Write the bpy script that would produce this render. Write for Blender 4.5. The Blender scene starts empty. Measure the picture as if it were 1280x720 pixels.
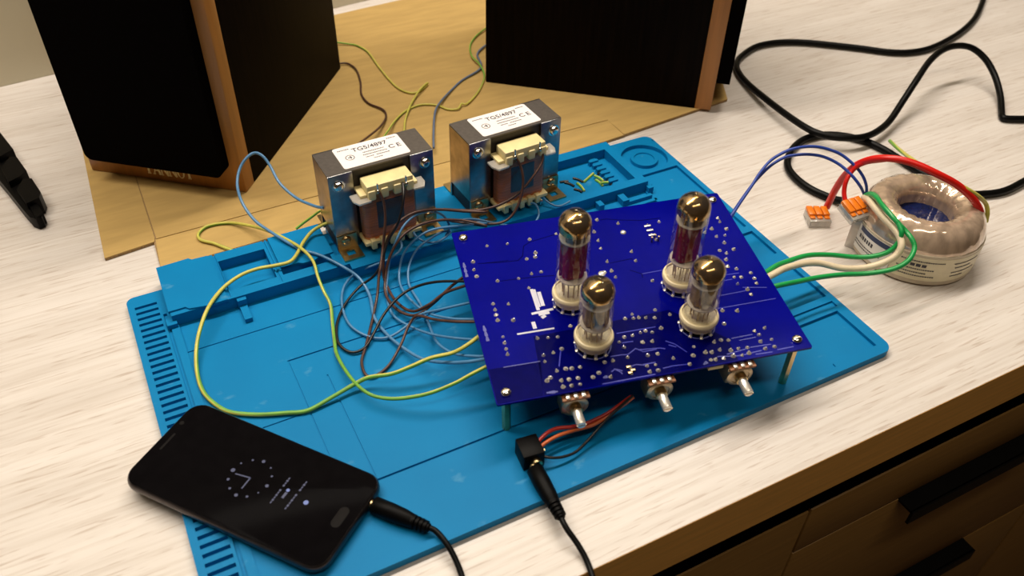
import bpy, bmesh, math, random
from mathutils import Vector, Matrix
PI = math.pi
S = 0.001                      # all dimensions below are millimetres; mat corner = origin, x along the worktop, y to the wall
scene = bpy.context.scene

# ------------------------------------------------------------------ camera
cam_data = bpy.data.cameras.new('camera')
cam = bpy.data.objects.new('camera', cam_data)
scene.collection.objects.link(cam)
R_, U_, F_ = Vector((0.8898, -0.4560, 0.0197)), Vector((0.2920, 0.6019, 0.7432)), Vector((0.3508, 0.6555, -0.6688))
rot = Matrix((R_, U_, -F_)).transposed()
cam.matrix_world = Matrix.Translation(Vector((0.0338, -0.2529, 0.4442))) @ rot.to_4x4()
cam_data.sensor_width = 36.0
cam_data.lens = 30.26
cam_data.clip_start = 0.01
cam_data.dof.use_dof = True
cam_data.dof.focus_distance = 0.66
cam_data.dof.aperture_fstop = 9.0
scene.camera = cam

# ------------------------------------------------------------------ world, lamps, exposure
world = bpy.data.worlds.new('room_light')
scene.world = world
world.use_nodes = True
bg = world.node_tree.nodes['Background']
bg.inputs[0].default_value = (1.0, 0.66, 0.34, 1)
bg.inputs[1].default_value = 0.04


def area_lamp(name, loc, target, sx, sy, power, col):
    d = bpy.data.lights.new(name, 'AREA')
    d.shape = 'RECTANGLE'; d.size = sx; d.size_y = sy
    d.energy = power; d.color = col
    o = bpy.data.objects.new(name, d)
    scene.collection.objects.link(o)
    o.location = loc
    o.rotation_euler = (Vector(target) - Vector(loc)).to_track_quat('-Z', 'Y').to_euler()
    return o


# ceiling tube lamp towards the wall and a weaker one over the room behind the viewer
area_lamp('ceiling_tube_lamp', (0.26, 0.56, 1.35), (0.26, 0.36, 0.0), 1.9, 0.10, 27.5, (1.0, 0.90, 0.78))
area_lamp('room_tube_lamp', (0.20, -0.45, 1.60), (0.25, 0.15, 0.0), 1.3, 0.10, 6.8, (1.0, 0.86, 0.68))

vs = scene.view_settings
scene.display_settings.display_device = 'sRGB'
vs.view_transform = 'Standard'
vs.look = 'None'
vs.gamma = 1.0
vs.use_curve_mapping = False
vs.exposure = 0.0


# ------------------------------------------------------------------ materials
def nodes_of(m):
    m.use_nodes = True
    nt = m.node_tree
    return nt, nt.nodes, nt.links, nt.nodes['Principled BSDF']


def noise_mix(m, scale, c1, c2, stretch=(1, 1, 1), lo=0.35, hi=0.65, detail=4.0):
    nt, N, L, b = nodes_of(m)
    tc = N.new('ShaderNodeTexCoord'); mp = N.new('ShaderNodeMapping')
    mp.inputs['Scale'].default_value = [scale * s for s in stretch]
    nz = N.new('ShaderNodeTexNoise'); nz.inputs['Scale'].default_value = 1.0; nz.inputs['Detail'].default_value = detail
    rp = N.new('ShaderNodeValToRGB')
    rp.color_ramp.elements[0].position = lo; rp.color_ramp.elements[1].position = hi
    rp.color_ramp.elements[0].color = (*c1, 1); rp.color_ramp.elements[1].color = (*c2, 1)
    L.new(tc.outputs['Object'], mp.inputs['Vector']); L.new(mp.outputs[0], nz.inputs['Vector'])
    L.new(nz.outputs['Fac'], rp.inputs[0])
    return rp, nz


def mat(name, col, rough=0.5, metal=0.0, var=0.06, scale=120.0, bump=0.0, stretch=(1, 1, 1), spec=0.5, coat=0.0, lo=0.35, hi=0.65):
    m = bpy.data.materials.new(name)
    nt, N, L, b = nodes_of(m)
    c1 = [max(0, c * (1 - var)) for c in col]; c2 = [min(1, c * (1 + var)) for c in col]
    rp, nz = noise_mix(m, scale, c1, c2, stretch, lo, hi)
    L.new(rp.outputs[0], b.inputs['Base Color'])
    b.inputs['Roughness'].default_value = rough
    b.inputs['Metallic'].default_value = metal
    b.inputs['Specular IOR Level'].default_value = spec
    b.inputs['Coat Weight'].default_value = coat
    if bump:
        bp = N.new('ShaderNodeBump'); bp.inputs['Strength'].default_value = bump; bp.inputs['Distance'].default_value = 0.0006
        L.new(nz.outputs['Fac'], bp.inputs['Height']); L.new(bp.outputs[0], b.inputs['Normal'])
    return m


def clear(name, tint, gloss=0.08, rough=0.05, milky=0.0, milk=(0.8, 0.8, 0.8), edge=0.7):
    """thin clear sheet: passes light straight through, mirrors at grazing angles, optionally milky"""
    m = bpy.data.materials.new(name); m.use_nodes = True
    nt = m.node_tree; N = nt.nodes; L = nt.links
    N.remove(N['Principled BSDF'])
    out = N['Material Output']
    tr = N.new('ShaderNodeBsdfTransparent'); tr.inputs[0].default_value = (*tint, 1)
    gl = N.new('ShaderNodeBsdfGlossy'); gl.inputs['Roughness'].default_value = rough
    df = N.new('ShaderNodeBsdfDiffuse'); df.inputs[0].default_value = (*milk, 1)
    lw = N.new('ShaderNodeLayerWeight'); lw.inputs[0].default_value = 0.25
    nz = N.new('ShaderNodeTexNoise'); nz.inputs['Scale'].default_value = 90.0
    mr = N.new('ShaderNodeMapRange'); mr.inputs[3].default_value = milky * 0.8; mr.inputs[4].default_value = milky * 1.2
    tc = N.new('ShaderNodeTexCoord')
    L.new(tc.outputs['Object'], nz.inputs['Vector']); L.new(nz.outputs['Fac'], mr.inputs[0])
    m1 = N.new('ShaderNodeMixShader'); m2 = N.new('ShaderNodeMixShader')
    L.new(mr.outputs[0], m1.inputs[0]); L.new(tr.outputs[0], m1.inputs[1]); L.new(df.outputs[0], m1.inputs[2])
    ad = N.new('ShaderNodeMath'); ad.operation = 'MULTIPLY_ADD'; ad.inputs[1].default_value = edge; ad.inputs[2].default_value = gloss
    L.new(lw.outputs['Facing'], ad.inputs[0])
    L.new(ad.outputs[0], m2.inputs[0]); L.new(m1.outputs[0], m2.inputs[1]); L.new(gl.outputs[0], m2.inputs[2])
    L.new(m2.outputs[0], out.inputs[0])
    return m


def glow(name, col, strength):
    m = bpy.data.materials.new(name); nt, N, L, b = nodes_of(m)
    b.inputs['Base Color'].default_value = (0.01, 0.01, 0.01, 1)
    b.inputs['Emission Color'].default_value = (*col, 1); b.inputs['Emission Strength'].default_value = strength
    return m


def wood_top():
    m = bpy.data.materials.new('whitewashed_wood'); nt, N, L, b = nodes_of(m)
    a, _ = noise_mix(m, 1.0, (0.64, 0.59, 0.545), (0.73, 0.685, 0.645), (5, 40, 40), 0.32, 0.66, 6.0)
    c, nz = noise_mix(m, 1.0, (0.66, 0.56, 0.49), (1, 1, 1), (34, 520, 520), 0.33, 0.41, 2.0)
    d, nz2 = noise_mix(m, 1.0, (0.87, 0.84, 0.81), (1, 1, 1), (9, 330, 330), 0.36, 0.56, 3.0)
    x1 = N.new('ShaderNodeMix'); x1.data_type = 'RGBA'; x1.blend_type = 'MULTIPLY'; x1.inputs[0].default_value = 0.55
    x2 = N.new('ShaderNodeMix'); x2.data_type = 'RGBA'; x2.blend_type = 'MULTIPLY'; x2.inputs[0].default_value = 0.75
    L.new(a.outputs[0], x1.inputs[6]); L.new(c.outputs[0], x1.inputs[7])
    L.new(x1.outputs[2], x2.inputs[6]); L.new(d.outputs[0], x2.inputs[7])
    L.new(x2.outputs[2], b.inputs['Base Color'])
    b.inputs['Roughness'].default_value = 0.42
    bp = N.new('ShaderNodeBump'); bp.inputs['Strength'].default_value = 0.12; bp.inputs['Distance'].default_value = 0.0006
    L.new(nz2.outputs['Fac'], bp.inputs['Height']); L.new(bp.outputs[0], b.inputs['Normal'])
    return m


def silicone():
    m = bpy.data.materials.new('blue_silicone'); nt, N, L, b = nodes_of(m)
    a, _ = noise_mix(m, 14.0, (0.0015, 0.178, 0.425), (0.0015, 0.205, 0.475), (1, 1, 1), 0.3, 0.7)
    w, nz = noise_mix(m, 55.0, (0, 0, 0), (1, 1, 1), (1.0, 1.6, 1), 0.66, 0.78, 6.0)
    x = N.new('ShaderNodeMix'); x.data_type = 'RGBA'
    mu = N.new('ShaderNodeMath'); mu.operation = 'MULTIPLY'; mu.inputs[1].default_value = 0.35
    L.new(w.outputs[0], mu.inputs[0]); L.new(mu.outputs[0], x.inputs[0])
    L.new(a.outputs[0], x.inputs[6]); x.inputs[7].default_value = (0.16, 0.42, 0.60, 1)
    L.new(x.outputs[2], b.inputs['Base Color'])
    b.inputs['Roughness'].default_value = 0.5; b.inputs['Specular IOR Level'].default_value = 0.12
    return m


M = {}
M['wood_top'] = wood_top()
M['edge'] = mat('tan_shade_edge_band', (0.86, 0.47, 0.12), 0.5, var=0.08, scale=1.0, stretch=(20, 200, 300))  # tan colour includes the warm dim light on the worktop's front
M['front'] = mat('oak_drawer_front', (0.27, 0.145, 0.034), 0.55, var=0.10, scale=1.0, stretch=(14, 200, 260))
M['black_alu'] = mat('black_handle', (0.004, 0.004, 0.004), 0.5, spec=0.1)
M['gap'] = mat('gap_shade_black', (0.002, 0.0015, 0.001), 0.9, spec=0.0)  # near-black colour stands in for the shade below the worktop
M['wall'] = mat('painted_wall', (0.66, 0.60, 0.44), 0.8, var=0.04, scale=6)
M['floor'] = mat('floor_covering', (0.16, 0.11, 0.07), 0.6, var=0.1, scale=5)
M['blue_mat'] = silicone()
M['card'] = mat('brown_cardboard', (0.50, 0.335, 0.122), 0.75, var=0.07, scale=1.0, stretch=(22, 130, 130), spec=0.08)
M['card_edge'] = mat('cardboard_cut_edge', (0.33, 0.21, 0.09), 0.85, var=0.3, scale=900)
M['ash_black'] = mat('black_ash_vinyl', (0.0035, 0.0017, 0.0009), 0.6, var=0.5, scale=1.0, stretch=(300, 300, 12), spec=0.04)
M['cherry'] = mat('cherry_baffle', (0.38, 0.155, 0.030), 0.4, var=0.12, scale=1.0, stretch=(160, 160, 10))
M['cloth'] = mat('black_grille_cloth', (0.0022, 0.0016, 0.0015), 0.95, var=0.5, scale=2500, bump=0.2, spec=0.02)
M['gold'] = mat('gold_lettering', (1.0, 0.88, 0.58), 0.4, var=0.05)
M['galv'] = mat('galvanised_steel', (0.32, 0.32, 0.33), 0.28, 1.0, var=0.08, scale=260)
M['galv_top'] = mat('dull_steel_dark_reflection', (0.115, 0.10, 0.09), 0.45, 0.55, var=0.10, scale=320)  # darkened base imitates the dull plate mirroring a dark wall
M['galv_side'] = mat('side_steel_card_reflection', (0.40, 0.31, 0.24), 0.28, 1.0, var=0.30, scale=60)  # warm uneven tint stands in for cardboard mirrored in the steel
M['lam'] = mat('core_laminations', (0.030, 0.024, 0.02), 0.5, 0.3, var=0.25, scale=1.0, stretch=(40, 1800, 40))
M['brass'] = mat('passivated_brass', (0.62, 0.47, 0.24), 0.28, 1.0, var=0.1)
M['steel'] = mat('bright_steel', (0.80, 0.77, 0.72), 0.18, 1.0, var=0.04)
M['copper'] = mat('copper_winding', (0.66, 0.22, 0.06), 0.5, 0.0, var=0.25, scale=1.0, stretch=(60, 60, 1600))
M['film'] = clear('insulating_film', (0.86, 0.77, 0.72), 0.012, 0.2, 0.07, (0.30, 0.24, 0.25), 0.16)
M['wrap'] = mat('slate_insulating_wrap', (0.045, 0.052, 0.085), 0.3, var=0.2, scale=80)
M['cream'] = mat('cream_nylon', (0.80, 0.67, 0.34), 0.4, var=0.06, spec=0.4)
M['paper'] = mat('white_label', (0.86, 0.81, 0.80), 0.5, var=0.02)
M['ink'] = mat('grey_print', (0.05, 0.045, 0.06), 0.6)
M['inkdark'] = mat('navy_print', (0.020, 0.035, 0.10), 0.5)
M['pcb'] = mat('blue_solder_mask', (0.0010, 0.0020, 0.205), 0.13, var=0.10, scale=25, spec=0.045)
M['trace'] = mat('trace_relief', (0.030, 0.036, 0.36), 0.25, var=0.1, spec=0.2)
M['pour'] = mat('dark_copper_free_mask', (0.0006, 0.0010, 0.085), 0.14, var=0.1, spec=0.03)
M['silk'] = mat('white_silkscreen', (0.62, 0.62, 0.72), 0.6)
M['silkdim'] = mat('thin_silkscreen', (0.10, 0.11, 0.38), 0.6)
M['solder'] = mat('solder_tin', (0.88, 0.84, 0.76), 0.28, 0.65, var=0.08, scale=700)
M['ceramic'] = mat('cream_ceramic', (0.97, 0.84, 0.54), 0.35, var=0.03)
M['glass'] = clear('valve_glass', (0.95, 0.95, 0.94), 0.05, 0.03, 0.03, (0.75, 0.70, 0.62), 0.42)
M['getter'] = mat('getter_mirror', (0.46, 0.28, 0.085), 0.16, 1.0, var=0.35, scale=150)
M['anode_red'] = mat('dark_red_anode', (0.26, 0.004, 0.005), 0.75, 0.0, var=0.2, spec=0.15)
M['anode_grey'] = mat('grey_anode', (0.40, 0.27, 0.075), 0.42, 0.3, var=0.35, scale=140)
M['mica'] = mat('mica_disc', (0.62, 0.55, 0.46), 0.4, var=0.1)
M['dark_metal'] = mat('dark_nickel', (0.50, 0.40, 0.27), 0.32, 0.8, var=0.2)
M['phenolic'] = mat('brown_phenolic', (0.30, 0.12, 0.045), 0.5, var=0.1)
M['black_plastic'] = mat('black_plastic', (0.002, 0.0017, 0.0017), 0.45, var=0.2, scale=300, spec=0.08)
M['black_rubber'] = mat('black_cable_jacket', (0.0025, 0.0025, 0.0023), 0.4, var=0.2, spec=0.12)
M['yellow'] = mat('yellow_insulation', (0.58, 0.54, 0.10), 0.4, var=0.1)
M['green'] = mat('green_stripe', (0.17, 0.40, 0.05), 0.4, var=0.1)
M['blue_wire'] = mat('light_blue_insulation', (0.085, 0.24, 0.45), 0.35, var=0.08)
M['grey_blue'] = mat('grey_blue_insulation', (0.12, 0.17, 0.27), 0.4, var=0.08)
M['royal'] = mat('royal_blue_insulation', (0.018, 0.055, 0.34), 0.35, var=0.08)
M['brown_wire'] = mat('dark_brown_insulation', (0.075, 0.032, 0.022), 0.35, var=0.2)
M['black_wire'] = mat('black_insulation', (0.010, 0.008, 0.008), 0.35, var=0.2)
M['red'] = mat('red_sleeve', (0.66, 0.012, 0.008), 0.32, var=0.06)
M['dark_red'] = mat('dark_red_insulation', (0.42, 0.022, 0.012), 0.35, var=0.1)
M['orange_wire'] = mat('orange_insulation', (0.62, 0.13, 0.03), 0.35, var=0.1)
M['green_wire'] = mat('green_insulation', (0.010, 0.33, 0.075), 0.33, var=0.06)
M['cream_wire'] = mat('cream_insulation', (0.74, 0.62, 0.44), 0.38, var=0.05)
M['orange'] = mat('orange_lever', (0.80, 0.20, 0.008), 0.35, var=0.06)
M['frost'] = clear('frosted_polycarbonate', (0.90, 0.89, 0.86), 0.07, 0.12, 0.50, (0.72, 0.68, 0.62))
M['tape'] = mat('transparent_tape_over_copper', (0.60, 0.45, 0.33), 0.14, 0.40, var=0.22, scale=1.0, stretch=(130, 130, 30), bump=0.10, coat=1.0)  # pale pinkish base also imitates the bright ceiling reflected in the tape
M['tape_body'] = mat('varnished_tape', (0.56, 0.47, 0.34), 0.3, var=0.06, coat=0.3)
M['label_cream'] = mat('cream_label', (0.76, 0.68, 0.46), 0.38, var=0.04, coat=0.3)
M['label_white'] = mat('white_label_panel', (0.80, 0.77, 0.72), 0.38, var=0.03, coat=0.3)
M['resin'] = mat('blue_resin', (0.006, 0.014, 0.075), 0.12, var=0.2, scale=160, bump=0.3)
M['phone_glass'] = mat('black_screen_glass', (0.004, 0.0035, 0.004), 0.10, var=0.1, spec=0.002)
M['phone_body'] = mat('dark_metal_frame', (0.07, 0.06, 0.06), 0.28, 0.9, var=0.1)
M['button'] = mat('dark_home_button', (0.013, 0.012, 0.012), 0.45, spec=0.02)
M['clock'] = glow('clock_pixels', (0.22, 0.28, 0.72), 0.16)
M['clock_bright'] = glow('icon_pixels', (0.32, 0.42, 0.95), 0.5)


# ------------------------------------------------------------------ mesh helpers (mm)
class MB:
    def __init__(self):
        self.v = []; self.f = []; self.mi = []

    def add(self, vs, fs, mi=0):
        n = len(self.v)
        self.v += [tuple(p) for p in vs]
        self.f += [[i + n for i in f] for f in fs]
        self.mi += [mi] * len(fs)
        return self

    def box(self, x0, x1, y0, y1, z0, z1, mi=0, bev=0.0, T=None):
        if bev:
            bm = bmesh.new()
            vs = [bm.verts.new((x, y, z)) for z in (z0, z1) for y in (y0, y1) for x in (x0, x1)]
            for q in ((0, 2, 3, 1), (4, 5, 7, 6), (0, 1, 5, 4), (2, 6, 7, 3), (0, 4, 6, 2), (1, 3, 7, 5)):
                bm.faces.new([vs[i] for i in q])
            bmesh.ops.bevel(bm, geom=bm.edges[:], offset=bev, segments=2, affect='EDGES', profile=0.5)
            bm.verts.index_update()
            P = [v.co.copy() for v in bm.verts]; Fc = [[v.index for v in f.verts] for f in bm.faces]
            bm.free()
        else:
            P = [Vector((x, y, z)) for z in (z0, z1) for y in (y0, y1) for x in (x0, x1)]
            Fc = [(0, 2, 3, 1), (4, 5, 7, 6), (0, 1, 5, 4), (2, 6, 7, 3), (0, 4, 6, 2), (1, 3, 7, 5)]
        if T is not None:
            P = [T @ p for p in P]
        return self.add(P, Fc, mi)

    def lathe(self, prof, seg=24, c=(0, 0, 0), mi=0, T=None, close=True):
        """profile of (r, z) from bottom to top; r == 0 ends are capped by a fan"""
        P = []; rings = []
        for r, z in prof:
            if r < 1e-6:
                rings.append([len(P)]); P.append(Vector((c[0], c[1], c[2] + z)))
            else:
                rings.append(list(range(len(P), len(P) + seg)))
                P += [Vector((c[0] + r * math.cos(2 * PI * k / seg), c[1] + r * math.sin(2 * PI * k / seg), c[2] + z)) for k in range(seg)]
        Fc = []
        for a, b in zip(rings, rings[1:]):
            for k in range(seg):
                k2 = (k + 1) % seg
                if len(a) == 1 and len(b) == 1: continue
                if len(a) == 1: Fc.append((a[0], b[k2], b[k]))
                elif len(b) == 1: Fc.append((a[k], a[k2], b[0]))
                else: Fc.append((a[k], a[k2], b[k2], b[k]))
        if T is not None: P = [T @ p for p in P]
        return self.add(P, Fc, mi)

    def cyl(self, r, z0, z1, seg=20, c=(0, 0, 0), mi=0, T=None):
        return self.lathe([(0, z0), (r, z0), (r, z1), (0, z1)], seg, c, mi, T)

    def prism(self, poly, z0, z1, mi=0, T=None):
        n = len(poly)
        P = [Vector((x, y, z0)) for x, y in poly] + [Vector((x, y, z1)) for x, y in poly]
        Fc = [list(range(n))[::-1], list(range(n, 2 * n))] + [(i, (i + 1) % n, n + (i + 1) % n, n + i) for i in range(n)]
        if T is not None: P = [T @ p for p in P]
        return self.add(P, Fc, mi)

    def tube(self, pts, r, seg=8, mi=0, stripe=None, sub=6, caps=True, radii=None):
        C = smooth_path(pts, sub) if sub > 1 else [Vector(p) for p in pts]
        n = len(C)
        tan = [(C[min(i + 1, n - 1)] - C[max(i - 1, 0)]).normalized() for i in range(n)]
        a = Vector((0, 0, 1)) if abs(tan[0].z) < 0.9 else Vector((1, 0, 0))
        u = (a - tan[0] * a.dot(tan[0])).normalized()
        P = []; Fc = []; mis = []
        tw = 0.0
        for i in range(n):
            u = (u - tan[i] * u.dot(tan[i])).normalized(); w = tan[i].cross(u)
            rr = r if radii is None else radii[min(int(i * len(radii) / n), len(radii) - 1)]
            if stripe is not None and i: tw += (C[i] - C[i - 1]).length * stripe
            for k in range(seg):
                t = 2 * PI * k / seg + tw
                P.append(C[i] + (u * math.cos(t) + w * math.sin(t)) * rr)
        for i in range(n - 1):
            for k in range(seg):
                k2 = (k + 1) % seg
                Fc.append((i * seg + k, i * seg + k2, (i + 1) * seg + k2, (i + 1) * seg + k))
                mis.append(1 if (stripe is not None and k < seg * 0.36) else mi)
        if caps:
            Fc.append(list(range(seg))[::-1]); Fc.append(list(range((n - 1) * seg, n * seg))); mis += [mi, mi]
        b = len(self.v)
        self.v += [tuple(p) for p in P]; self.f += [[q + b for q in f] for f in Fc]; self.mi += mis
        return self

    def build(self, name, mats, parent=None, origin=None, angle=42.0):
        o0 = Vector(origin) if origin is not None else Vector((0, 0, 0))
        me = bpy.data.meshes.new(name)
        me.from_pydata([tuple((Vector(p) - o0) * S) for p in self.v], [], self.f)
        if not isinstance(mats, (list, tuple)): mats = [mats]
        for m in mats: me.materials.append(m)
        me.polygons.foreach_set('material_index', self.mi)
        bm = bmesh.new(); bm.from_mesh(me)
        bmesh.ops.recalc_face_normals(bm, faces=bm.faces[:])
        bm.to_mesh(me); bm.free()
        me.polygons.foreach_set('use_smooth', [True] * len(me.polygons))
        me.set_sharp_from_angle(angle=math.radians(angle))
        me.update()
        o = bpy.data.objects.new(name, me)
        scene.collection.objects.link(o)
        o.location = o0 * S
        if parent is not None: o.parent = parent
        return o


def smooth_path(pts, sub):
    P = [Vector(p) for p in pts]
    if len(P) < 3:
        return P
    out = []
    for i in range(len(P) - 1):
        p0 = P[i - 1] if i else P[0] * 2 - P[1]
        p1, p2 = P[i], P[i + 1]
        p3 = P[i + 2] if i + 2 < len(P) else P[-1] * 2 - P[-2]
        for k in range(sub):
            t = k / sub
            out.append(0.5 * ((2 * p1) + (p2 - p0) * t + (2 * p0 - 5 * p1 + 4 * p2 - p3) * t * t + (3 * p1 - p0 - 3 * p2 + p3) * t ** 3))
    out.append(P[-1])
    return out


def tag(o, label, cat, group=None, kind=None):
    o['label'] = label; o['category'] = cat
    if group: o['group'] = group
    if kind: o['kind'] = kind
    return o


def thing(name, label, cat, loc=(0, 0, 0), rz=0.0, group=None):
    o = bpy.data.objects.new(name, None)
    o.empty_display_size = 0.01
    scene.collection.objects.link(o)
    o.location = Vector(loc) * S
    o.rotation_euler = (0, 0, rz)
    return tag(o, label, cat, group)


def copy_tree(o, parent=None):
    c = o.copy(); scene.collection.objects.link(c)
    if parent is not None: c.parent = parent
    for ch in list(o.children): copy_tree(ch, c)
    return c


def structure(o):
    o['kind'] = 'structure'
    return o


def text_mb(mb, s, size, T, extrude=0.12, mi=0, align='CENTER'):
    """flat raised lettering as mesh, T maps text plane (x right, y up, z out) in mm"""
    cu = bpy.data.curves.new('lettering', 'FONT')
    cu.body = s; cu.size = size; cu.extrude = extrude / 2; cu.align_x = align; cu.align_y = 'CENTER'
    cu.resolution_u = 3; cu.offset = 0.016 * size
    ob = bpy.data.objects.new('lettering', cu)
    me = bpy.data.meshes.new_from_object(ob)
    mb.add([T @ v.co for v in me.vertices], [list(p.vertices) for p in me.polygons], mi)
    bpy.data.objects.remove(ob); bpy.data.meshes.remove(me); bpy.data.curves.remove(cu)


def rounded_poly(x0, x1, y0, y1, r, n=5):
    out = []
    for cx, cy, a in ((x1 - r, y0 + r, -PI / 2), (x1 - r, y1 - r, 0), (x0 + r, y1 - r, PI / 2), (x0 + r, y0 + r, PI)):
        for k in range(n + 1):
            t = a + PI / 2 * k / n
            out.append((cx + r * math.cos(t), cy + r * math.sin(t)))
    return out

# ================================================================== setting
wl = MB(); a_, b_ = Vector((-900, 594, 0)), Vector((1700, 868, 0))
for z0, z1 in ((-900, 1500),):
    nrm = Vector((-(b_ - a_).y, (b_ - a_).x, 0)).normalized() * 60
    wl.add([a_ + Vector((0, 0, z0)), b_ + Vector((0, 0, z0)), b_ + nrm + Vector((0, 0, z0)), a_ + nrm + Vector((0, 0, z0)),
            a_ + Vector((0, 0, z1)), b_ + Vector((0, 0, z1)), b_ + nrm + Vector((0, 0, z1)), a_ + nrm + Vector((0, 0, z1))],
           [(3, 2, 1, 0), (4, 5, 6, 7), (0, 1, 5, 4), (1, 2, 6, 5), (2, 3, 7, 6), (3, 0, 4, 7)])
structure(wl.build('wall_back', M['wall']))
structure(MB().box(-1500, 2200, -1800, 900, -920, -880).build('floor', M['floor']))

# ------------------------------------------------------------------ worktop and cabinets
wt = thing('worktop', 'whitewashed wood worktop running along the wall under everything', 'worktop')
sl = MB(); sl.prism([(-850, -49.7), (1600, -49.7), (1600, 857), (-850, 599)], -43, 0); sl.build('worktop_slab', M['wood_top'], wt)
MB().box(-850, 1600, -50.0, -49.7, -43.5, -0.3).build('edge_band', M['edge'], wt)

du = thing('drawer_cabinet', 'oak drawer cabinet with black handles under the worktop front', 'cabinet', (415, -40, -880))
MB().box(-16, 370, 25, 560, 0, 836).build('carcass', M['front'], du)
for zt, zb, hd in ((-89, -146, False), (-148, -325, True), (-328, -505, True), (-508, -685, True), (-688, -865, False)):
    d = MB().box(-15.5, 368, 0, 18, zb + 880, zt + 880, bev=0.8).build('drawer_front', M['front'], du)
    if hd:
        h = MB(); zt2 = zt + 880
        h.box(96, 265, -14, 2, zt2 - 2.0, zt2 + 0.6); h.box(96, 265, -15.5, -13, zt2 - 15, zt2 + 0.6)
        h.build('handle', M['black_alu'], d)
MB().box(-16, 370, 1.5, 24, 791.2, 836).build('recess_shade_strip', M['gap'], du)  # black strip added to paint the shade in the gap under the worktop

bc = thing('base_cabinet', 'plain oak cabinet left of the drawer cabinet under the worktop', 'cabinet', (-800, -40, -880))
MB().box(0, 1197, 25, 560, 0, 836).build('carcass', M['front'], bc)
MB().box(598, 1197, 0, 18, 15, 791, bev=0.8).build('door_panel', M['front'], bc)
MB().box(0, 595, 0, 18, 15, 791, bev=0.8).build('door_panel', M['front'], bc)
MB().box(0, 1197, 1.5, 24, 791.2, 836).build('recess_shade_strip', M['gap'], bc)

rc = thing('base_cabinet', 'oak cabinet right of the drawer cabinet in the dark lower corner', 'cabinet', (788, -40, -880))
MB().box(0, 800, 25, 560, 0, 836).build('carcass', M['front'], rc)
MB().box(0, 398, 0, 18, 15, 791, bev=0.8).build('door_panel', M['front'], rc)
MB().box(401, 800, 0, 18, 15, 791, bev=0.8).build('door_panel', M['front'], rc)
MB().box(0, 800, 1.5, 24, 791.2, 836).build('recess_shade_strip', M['gap'], rc)

# ------------------------------------------------------------------ soldering mat
mt = thing('soldering_mat', 'blue silicone soldering mat with moulded tray lying on the worktop', 'mat')


def stepped(rects, x_cut=(), corners=(), hole=None):
    """moulded relief: rectangles painted in order, each with its height; vertical walls between different heights"""
    xs = sorted({round(v, 3) for r in rects for v in r[:2]}); ys = sorted({round(v, 3) for r in rects for v in r[2:4]})
    nx, ny = len(xs) - 1, len(ys) - 1
    H = [[None] * ny for _ in range(nx)]
    for (x0, x1, y0, y1, h) in rects:
        for i in range(nx):
            if xs[i] < x0 - 1e-6 or xs[i + 1] > x1 + 1e-6: continue
            for j in range(ny):
                if ys[j] < y0 - 1e-6 or ys[j + 1] > y1 + 1e-6: continue
                H[i][j] = h
    mb = MB(); skip = object()
    def inside(i, j, q): return q[0] - 1e-6 <= xs[i] and xs[i + 1] <= q[1] + 1e-6 and q[2] - 1e-6 <= ys[j] and ys[j + 1] <= q[3] + 1e-6
    for i in range(nx):
        for j in range(ny):
            h = H[i][j]
            cut = (hole and inside(i, j, hole)) or any(inside(i, j, c) for c in corners)
            if h is not None and not cut:
                mb.add([(xs[i], ys[j], h), (xs[i + 1], ys[j], h), (xs[i + 1], ys[j + 1], h), (xs[i], ys[j + 1], h)], [(0, 1, 2, 3)])
            for di, dj in ((1, 0), (0, 1), (-1, 0), (0, -1)):
                k, l = i + di, j + dj
                g = H[k][l] if 0 <= k < nx and 0 <= l < ny else None
                if h is None: continue
                if g is None:
                    if any(inside(i, j, c) for c in corners): continue
                    lo = 0.0
                else: lo = g
                if lo >= h: continue
                if di: 
                    x = xs[i + 1] if di > 0 else xs[i]
                    q = [(x, ys[j], lo), (x, ys[j + 1], lo), (x, ys[j + 1], h), (x, ys[j], h)]
                else:
                    y = ys[j + 1] if dj > 0 else ys[j]
                    q = [(xs[i], y, lo), (xs[i + 1], y, lo), (xs[i + 1], y, h), (xs[i], y, h)]
                mb.add(q, [(0, 1, 2, 3)])
    return mb


FL = 4.6
R = [(0, 480, 0, 290, 6), (430, 480, 290, 314, 6), (27, 430, 240, 290, 6),
     (24.5, 430, 5, 252, FL + 0.4), (22, 24.5, 14, 262, 4.0), (24.5, 30, 8, 252, 6)]
R.append((30, 427, 218.4, 250, 3.7)); R.append((30, 427, 216, 218.4, 3.0))                                  # cut lines in the work surface
R += [(90, 400, 177.4, 178.6, 3.8), (89.6, 90.6, 60, 178.6, 4.3), (110, 111, 57, 154, 4.3), (59, 111, 127.4, 128.4, 4.2), (110, 420, 57, 58.6, 3.6)]
k = 0
while 278 - 6.42 * k > 30:                                              # comb of slots on the left strip
    y = 278 - 6.42 * k
    R.append((4.6, 20.2, y - 2.9, y - 0.2, 2.6)); k += 1
R += [(430, 475, 160, 260, 3.6), (430, 475, 121, 153, 3.6), (430, 475, 64, 107, 3.6), (430, 471, 8, 48, 3.6), (430, 475, 52, 58, 4.4)]
CR = [(472, 480, 0, 8), (0, 8, 0, 8), (472, 480, 306, 314), (0, 6, 284, 290)]
for c in CR: R.append((*c, 6))
HOLE = (431, 479, 260, 306)
R.append((*HOLE, 6))
sheet = stepped(R, corners=CR, hole=HOLE)
for (cx, cy, rr, a0) in ((472, 8, 8, -PI / 2), (8, 8, 8, PI), (472, 306, 8, 0), (6, 284, 6, PI / 2)):
    n = 6
    P = [(cx, cy, 6)] + [(cx + rr * math.cos(a0 + PI / 2 * t / n), cy + rr * math.sin(a0 + PI / 2 * t / n), 6) for t in range(n + 1)]
    P += [(x, y, 0) for x, y, z in P[1:]]
    sheet.add(P, [(0, i + 1, i + 2) for i in range(n)] + [(i + 1, n + 2 + i, n + 3 + i, i + 2) for i in range(n)])
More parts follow.
